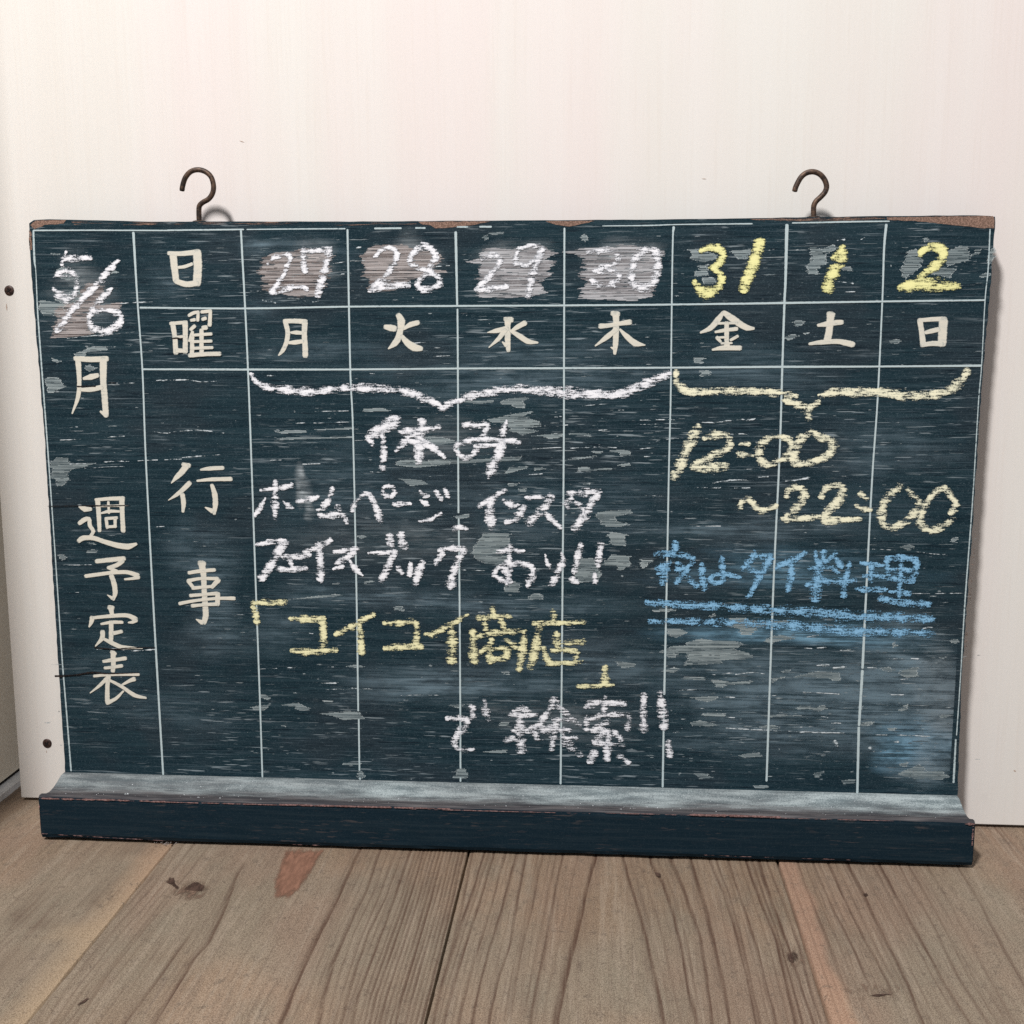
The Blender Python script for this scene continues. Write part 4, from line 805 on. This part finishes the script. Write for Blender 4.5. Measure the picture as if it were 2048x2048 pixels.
W('white chalk タ', [('H','1345,895,50 1370,950,54 1315,980,64 1335,1030,44;1340,900,44 1480,890,64 1632,890,54;1622,905,64 1560,1000,74 1480,1130,74 1402,1238,66;1405,980,34 1480,1050,50')])
W('white chalk フ', [('G','150,1330,30 260,1310,42 380,1292,38 432,1312,42;412,1315,62 350,1400,68 280,1530,70 202,1638,66')])
W('white chalk small エ', [('G','400,1440,40 520,1440,54 640,1430,42;462,1482,50 482,1530,40;345,1552,34 480,1560,50 612,1546,38')])
W('white chalk イ of フェイス', [('G','828,1290,52 740,1340,58 600,1400,46;728,1372,50 740,1500,60 745,1648,64')])
W('white chalk ス of フェイス', [('G','872,1395,34 960,1385,40 1080,1366,38;1040,1402,54 960,1470,54 882,1500,32;860,1555,20 940,1530,40;1012,1480,24 1060,1550,54 1128,1610,20')])
W('white chalk ブ', [('G','1185,1405,24 1300,1405,32 1430,1396,42;1420,1402,54 1380,1490,58 1340,1590,64 1302,1648,60;1376,1252,56 1394,1338,60;1482,1242,66 1500,1338,76')])
W('white chalk small ッ', [('G','1452,1542,42 1490,1588,40;1572,1502,36 1562,1600,50;1680,1502,56 1640,1590,64 1615,1698,54')])
W('white chalk ク', [('H','122,1480,46 62,1568,56;90,1452,38 200,1430,44 310,1432,60;320,1452,64 270,1560,64 220,1680,64 200,1788,76')])
W('white chalk dab above ク', [('H','232,1250,44 290,1228,66 355,1245,34')])
W('white chalk あ', [('H','648,1465,34 760,1450,44 900,1458,34;770,1402,42 770,1520,44 735,1600,60 755,1700,60 740,1775,24;625,1690,50 640,1640,44 740,1590,54 860,1575,56 970,1602,54 1000,1670,52 960,1750,64 942,1800,34;625,1695,46 680,1730,52 780,1750,42;770,1640,60 700,1640,44')])
W('white chalk り', [('H','1112,1492,14 1130,1560,40 1155,1618,34;1270,1472,24 1288,1550,54 1240,1650,60 1190,1760,60 1152,1788,34')])
W('white chalk double exclamation mark after あり', [('H','1458,1402,52 1430,1500,54 1410,1600,60 1396,1670,44;1372,1732,52 1412,1760,54;1654,1388,48 1635,1480,54 1620,1600,54;1592,1692,42 1596,1748,52')])
Y = lambda lab, pcs, dens=1.25: W(lab, pcs, M_yel2, dens)
M_yel2 = chalk('soft_yellow_chalk', (.82, .79, .50), (.44, .44, .28), amp=3.2, bias=.28)
Y('yellow chalk opening quote bracket', [('L','112,160,32 150,115,44 300,115,54 430,110,40;130,112,50 140,200,62 155,298,52')])
Y('first yellow chalk コ', [('L','465,260,36 600,268,62 770,265,52;762,275,60 770,400,66 770,518,62;478,552,42 600,565,68 878,552,52')])
Y('first yellow chalk イ', [('L','1230,225,40 1110,290,52 1000,350,52 882,405,42;1100,322,50 1110,430,60 1120,568,62')])
Y('second yellow chalk コ', [('L','1330,305,42 1480,300,58 1612,297,52 1627,400,54 1620,500,62;1342,535,52 1500,525,58 1670,520,52')])
Y('second yellow chalk イ', [('M','-112,340,26 -60,345,44 33,294,44 130,238,36 212,190,24;90,290,54 95,400,72 90,538,76')], 1.1)
Y('yellow chalk 商', [('M','405,142,42 420,200,46;290,215,32 400,206,40 545,205,34;345,220,40 350,298,42;470,222,40 490,280,52;255,322,46 260,430,62 262,543,66;292,352,34 430,330,46 640,320,42;650,322,46 644,420,58 625,530,62 610,618,38;400,390,44 370,440,44 310,480,32;512,382,32 580,435,44;380,470,52 385,548,42;390,460,32 500,450,38;512,460,52 520,520,52;402,532,44 510,525,50')], 1.02)
Y('yellow chalk 店', [('M','870,167,42 880,228,46;722,255,28 870,255,38 1118,245,32;770,292,46 750,370,58 730,480,68 700,578,62;905,342,52 902,400,58 930,460,52;972,400,38 1108,396,48;872,470,42 960,465,42 1060,480,38;802,442,32 820,520,52 860,570,32;832,570,38 940,565,44 1088,550,42;1060,492,38 1040,540,38')], 1.0)
Y('yellow chalk closing quote bracket', [('M','1275,602,50 1275,718,62;1068,745,38 1200,740,38 1338,730,24')], 1.3)
W('white chalk で', [('M','57,990,32 140,990,40 208,1000,42 200,1040,52 150,1100,52 112,1170,44 130,1220,32 190,1240,44 262,1225,20;245,902,52 252,978,52;345,862,38 352,940,58 375,998,32')], dens=.95)
W('white chalk 検', [('M','532,965,40 640,962,62 748,960,24;575,930,34 640,918,56 690,932,34;620,962,54 620,1100,64 630,1248,60;560,1090,28 830,1085,34;560,1140,54 502,1165,34;530,1155,26 660,1160,28;888,852,60 840,930,42 760,1040,44 702,1060,34;902,880,42 990,970,42 1088,1045,34;872,1000,28 990,1000,28;790,1080,56 900,1082,56;732,1062,32 750,1140,42 788,1150,32;852,1050,42 1000,1090,38;890,1032,52 880,1130,62 862,1218,44;940,1082,60 980,1180,72 1088,1270,42;942,1140,32 1058,1140,26')], dens=.92)
W('white chalk 索', [('M','1280,832,34 1265,940,42;1130,900,40 1180,875,54 1300,870,48 1418,880,52;1130,982,32 1135,1068,52;1142,1000,36 1280,965,40 1450,970,34 1460,1010,42 1450,1068,42;1310,1002,34 1230,1060,74 1182,1080,42;1292,1090,50 1200,1160,54;1345,1100,42 1400,1150,44;1202,1178,42 1420,1200,22;1300,1122,52 1290,1298,52;1195,1252,54 1162,1320,50;1390,1282,46 1458,1338,38')], dens=.92)
W('white chalk double exclamation mark at the end', [('M','1575,812,42 1570,950,46 1575,1078,52;1705,802,48 1715,900,60 1730,1048,66;1762,1182,46 1776,1278,42')], dens=.98)
Wp = lambda lab, pcs, d=1.0: W(lab, pcs, M_pale, d)
Wp('pale yellow chalk number 12', [('I','528,262,70 480,350,80 420,470,80 370,600,82 312,708,70;602,350,54 700,320,62 800,330,52 830,400,54 790,460,62 680,510,62 512,588,52;482,610,50 600,625,72 788,610,60')])
Wp('pale yellow chalk colon after 12', [('I','932,400,42 1000,405,32;902,500,44 950,512,62 1038,515,20')])
Wp('pale yellow chalk zeros after 12', [('I','1230,330,48 1130,390,62 1090,480,68 1120,568,62 1200,590,54 1330,530,54 1390,460,54 1380,370,52 1300,335,44 1230,330,42;1570,292,52 1482,350,62 1432,450,72 1412,550,72 1480,590,54 1620,560,54 1740,500,62 1780,420,66 1740,360,62 1650,340,62 1592,292,40')])
Wp('pale yellow chalk wave dash', [('I','912,990,50 940,930,44 1010,920,52 1070,990,52 1130,1020,52 1248,970,42')], 1.1)
Wp('pale yellow chalk number 22', [('I','1350,880,50 1370,820,48 1440,800,54 1510,840,60 1500,910,64 1420,1010,70 1342,1075,42;1302,1095,34 1400,1100,62 1650,1070,38'),('J','400,640,50 430,570,52 520,530,54 600,540,64 600,620,64 540,710,80 470,790,80 420,850,60;432,880,60 560,870,62 776,860,32')])
Wp('pale yellow chalk colon after 22', [('J','772,612,42 838,660,42;737,722,32 780,760,42 868,770,42')])
Wp('pale yellow chalk zeros after 22', [('J','1160,542,60 1050,640,62 990,740,68 980,850,68 1010,928,62 1110,930,62 1230,870,62 1320,770,62 1340,690,62 1290,640,52 1232,572,42;1580,562,50 1480,620,52 1400,720,62 1360,820,62 1362,920,62 1460,970,62 1570,930,62 1670,852,50;1585,560,50 1660,650,52 1700,720,62 1652,798,52')])
B_ = lambda lab, pcs, d=1.05, name='chalk_writing': W(lab, pcs, M_blue, d, name=name)
B_('blue chalk 夜', [('N','325,122,52 325,190,58;142,220,42 280,225,62 420,235,52 488,260,42;272,302,50 200,340,60 152,352,40;162,350,28 270,365,28;210,372,62 205,488,52;248,372,36 240,458,36;350,312,58 360,350,52 430,370,58 380,430,58 332,480,42;468,302,28 430,350,42;402,400,58 460,460,52 528,520,42;352,352,40 400,345,40;330,372,34 372,368,34;160,400,26 200,392,30;470,330,26 500,300,22')])
B_('blue chalk は', [('N','570,322,48 575,440,58 590,538,48;750,252,42 760,350,58 765,440,42;918,432,38 820,410,42 700,410,40 642,450,42 690,490,42 768,470,42')])
B_('blue chalk タ', [('N','1060,215,56 1010,280,54 952,348,48;1082,240,46 1208,235,52;1200,252,54 1160,330,62 1110,410,62 1040,540,48 992,618,36;1012,360,60 1080,400,62 1148,370,42')])
B_('blue chalk イ', [('N','1518,215,52 1420,270,60 1262,340,52;1390,322,54 1390,440,62 1362,548,52')])
B_('blue chalk 料', [('N','1610,202,32 1630,280,42 1720,280,42 1798,212,42;1690,202,48 1690,280,50;1557,350,32 1738,345,42;1650,302,60 1640,420,86 1620,500,86 1610,618,96;1542,500,50 1640,460,60 1738,480,40'),('J','545,1242,52 588,1320,52;512,1332,48 558,1370,42;670,1272,32 650,1380,54 620,1480,54 615,1598,62;422,1460,32 560,1460,54 738,1455,34')])
B_('blue chalk 理', [('J','782,1285,32 998,1305,36;812,1410,38 900,1400,62 1008,1420,42;880,1302,52 880,1450,46;737,1535,38 860,1540,54 1018,1540,42;1035,1242,42 1030,1320,52 1050,1398,42;1032,1240,42 1180,1235,54 1308,1245,42;1310,1252,54 1315,1350,54 1272,1450,52;1052,1345,42 1288,1355,54;1170,1302,42 1160,1450,46 1150,1598,46;1052,1430,46 1278,1450,54;1062,1560,38 1238,1580,54;962,1630,50 1100,1650,60 1250,1670,62 1428,1680,60')])
B_('upper blue chalk underline', [('N','62,665,46 300,680,62 700,700,66 1100,730,72 1500,750,82 1900,790,94 2300,800,86 2685,821,60')], .92, 'chalk_underline')
B_('lower blue chalk underline', [('N','92,840,46 400,840,52 760,850,62 1100,860,74 1500,890,84 1900,925,88 2300,935,70 2685,949,60')], .86, 'chalk_underline')

# ------------------------------------------------------------------ marks on floor and wall
def floor_blob(name, mat, c_, s_, dens, y0, parent):
    b = Mb(); pts = [on_floor(*cp(c_, *map(float, p.split(',')))) for p in s_.split()]
    cx_, cy_ = np.mean([p[0] for p in pts]), np.mean([p[1] for p in pts])
    b.v.append((cx_, cy_, FZ + y0)); b.a.append((1, dens, 1)); n = len(pts)
    for q, e in ((.45, .9), (.8, .5), (1.0, 0.0)):
        for x, y in pts: b.v.append((cx_ + (x-cx_)*q, cy_ + (y-cy_)*q, FZ + y0 + .0000001)); b.a.append((e, dens, 1))
    for k in range(n): b.f.append((0, 1 + k, 1 + (k+1) % n))
    for i in range(2):
        for k in range(n): a0 = 1 + i*n; b.f.append((a0+k, a0+n+k, a0+n+(k+1) % n, a0+(k+1) % n))
    return link(name, b.mesh(name), mat, parent)
def mat_blot(name, col, lo=.15, hi=.75, na=1.6, cb=1.9):
    t = NT(name); n = t.noise((300, 90, 1), 3, .6)
    v = t.math('ADD', t.math('MULTIPLY', t.attr('edge'), t.attr('dens')), t.math('MULTIPLY', t.math('SUBTRACT', n, .5), na))
    return t.finish(t.mix(t.ramp(n, .4, .7), col, tuple(min(1, z*cb) for z in col)), .7, .15, t.math('MULTIPLY', t.ramp(v, lo, hi), t.math('GREATER_THAN', t.attr('edge'), .004)))
M_knot = mat_blot('knot_dark', (.045, .028, .022)); M_stain = mat_blot('red_heartwood', (.185, .098, .068), .05, .75, .9, 1.35); M_pale_b = mat_blot('pale_scuff', (.42, .34, .27))
M_knot2 = mat_blot('knot_ring', (.105, .07, .052), .10, .9)
floor_blob('knot', M_knot2, 'U', '930,800 980,740 1060,705 1130,720 1180,775 1130,820 1040,840 970,830', .62, .0004, PL[3])
floor_blob('knot', M_knot, 'U', '1010,775 1040,740 1090,725 1135,755 1120,785 1060,780', 1.1, .0006, PL[3])
floor_blob('knot', M_knot, 'U', '910,730 930,700 960,705 970,740 1000,770 985,778 950,755', .85, .0006, PL[3])
floor_blob('stain', M_stain, 'U', '1570,540 1800,545 1760,610 1700,720 1640,790 1590,830 1505,835 1505,720 1540,640', 1.0, .0005, PL[3])
floor_blob('knot', M_knot, 'Q', '705,1060 740,1030 775,1055 770,1090 735,1110 705,1090', .62, .0006, PL[4])
floor_blob('knot', M_knot2, 'Q', '670,1030 740,1000 800,1050 810,1110 740,1150 690,1100', .35, .0004, PL[4])
floor_blob('knot', M_knot, 'Q', '1120,1270 1180,1262 1260,1262 1180,1280', .9, .0006, PL[5])
floor_blob('knot', M_knot2, 'Q', '980,1240 1100,1190 1300,1210 1340,1260 1200,1310 1040,1300', .30, .0004, PL[5])
floor_blob('knot', M_knot, 'Q', '1095,745 1120,738 1135,752 1115,762', .9, .0006, PL[5])
floor_blob('knot', M_knot, 'U', '420,1410 480,1370 500,1370 470,1395 430,1420', .7, .0006, PL[3])
floor_blob('knot', M_knot, 'Q', '20,630 60,640 60,665 30,655', .7, .0006, PL[4])

# tuft of grey dust caught under the tray, on the planks
tu = Mb(); cxu, cyu = on_floor(*cp('U', 915, 520))
for k in range(70):
    an = random.uniform(0, 6.28); rr = random.random()**.6; x = cxu + math.cos(an)*rr*.012; y = cyu + .002 + math.sin(an)*rr*.005; z = FZ + .0003 + (1-rr)*.0022*random.random()
    s = random.uniform(.0006, .0018); i0 = len(tu.v); th = random.uniform(0, 3.14)
    dx, dy = math.cos(th)*s, math.sin(th)*s
    tu.v += [(x-dx, y-dy, z), (x+dx, y+dy, z+.0004), (x-dy*.4, y+dx*.4, z+.0008)]; tu.f.append((i0, i0+1, i0+2))
link('dust_tuft', tu.mesh('dust_tuft'), mat_simple('grey_lint', (.16, .14, .14), (.28, .25, .24), 800, .95), label='small grey tuft of dust under the front of the chalk tray', cat='dust')
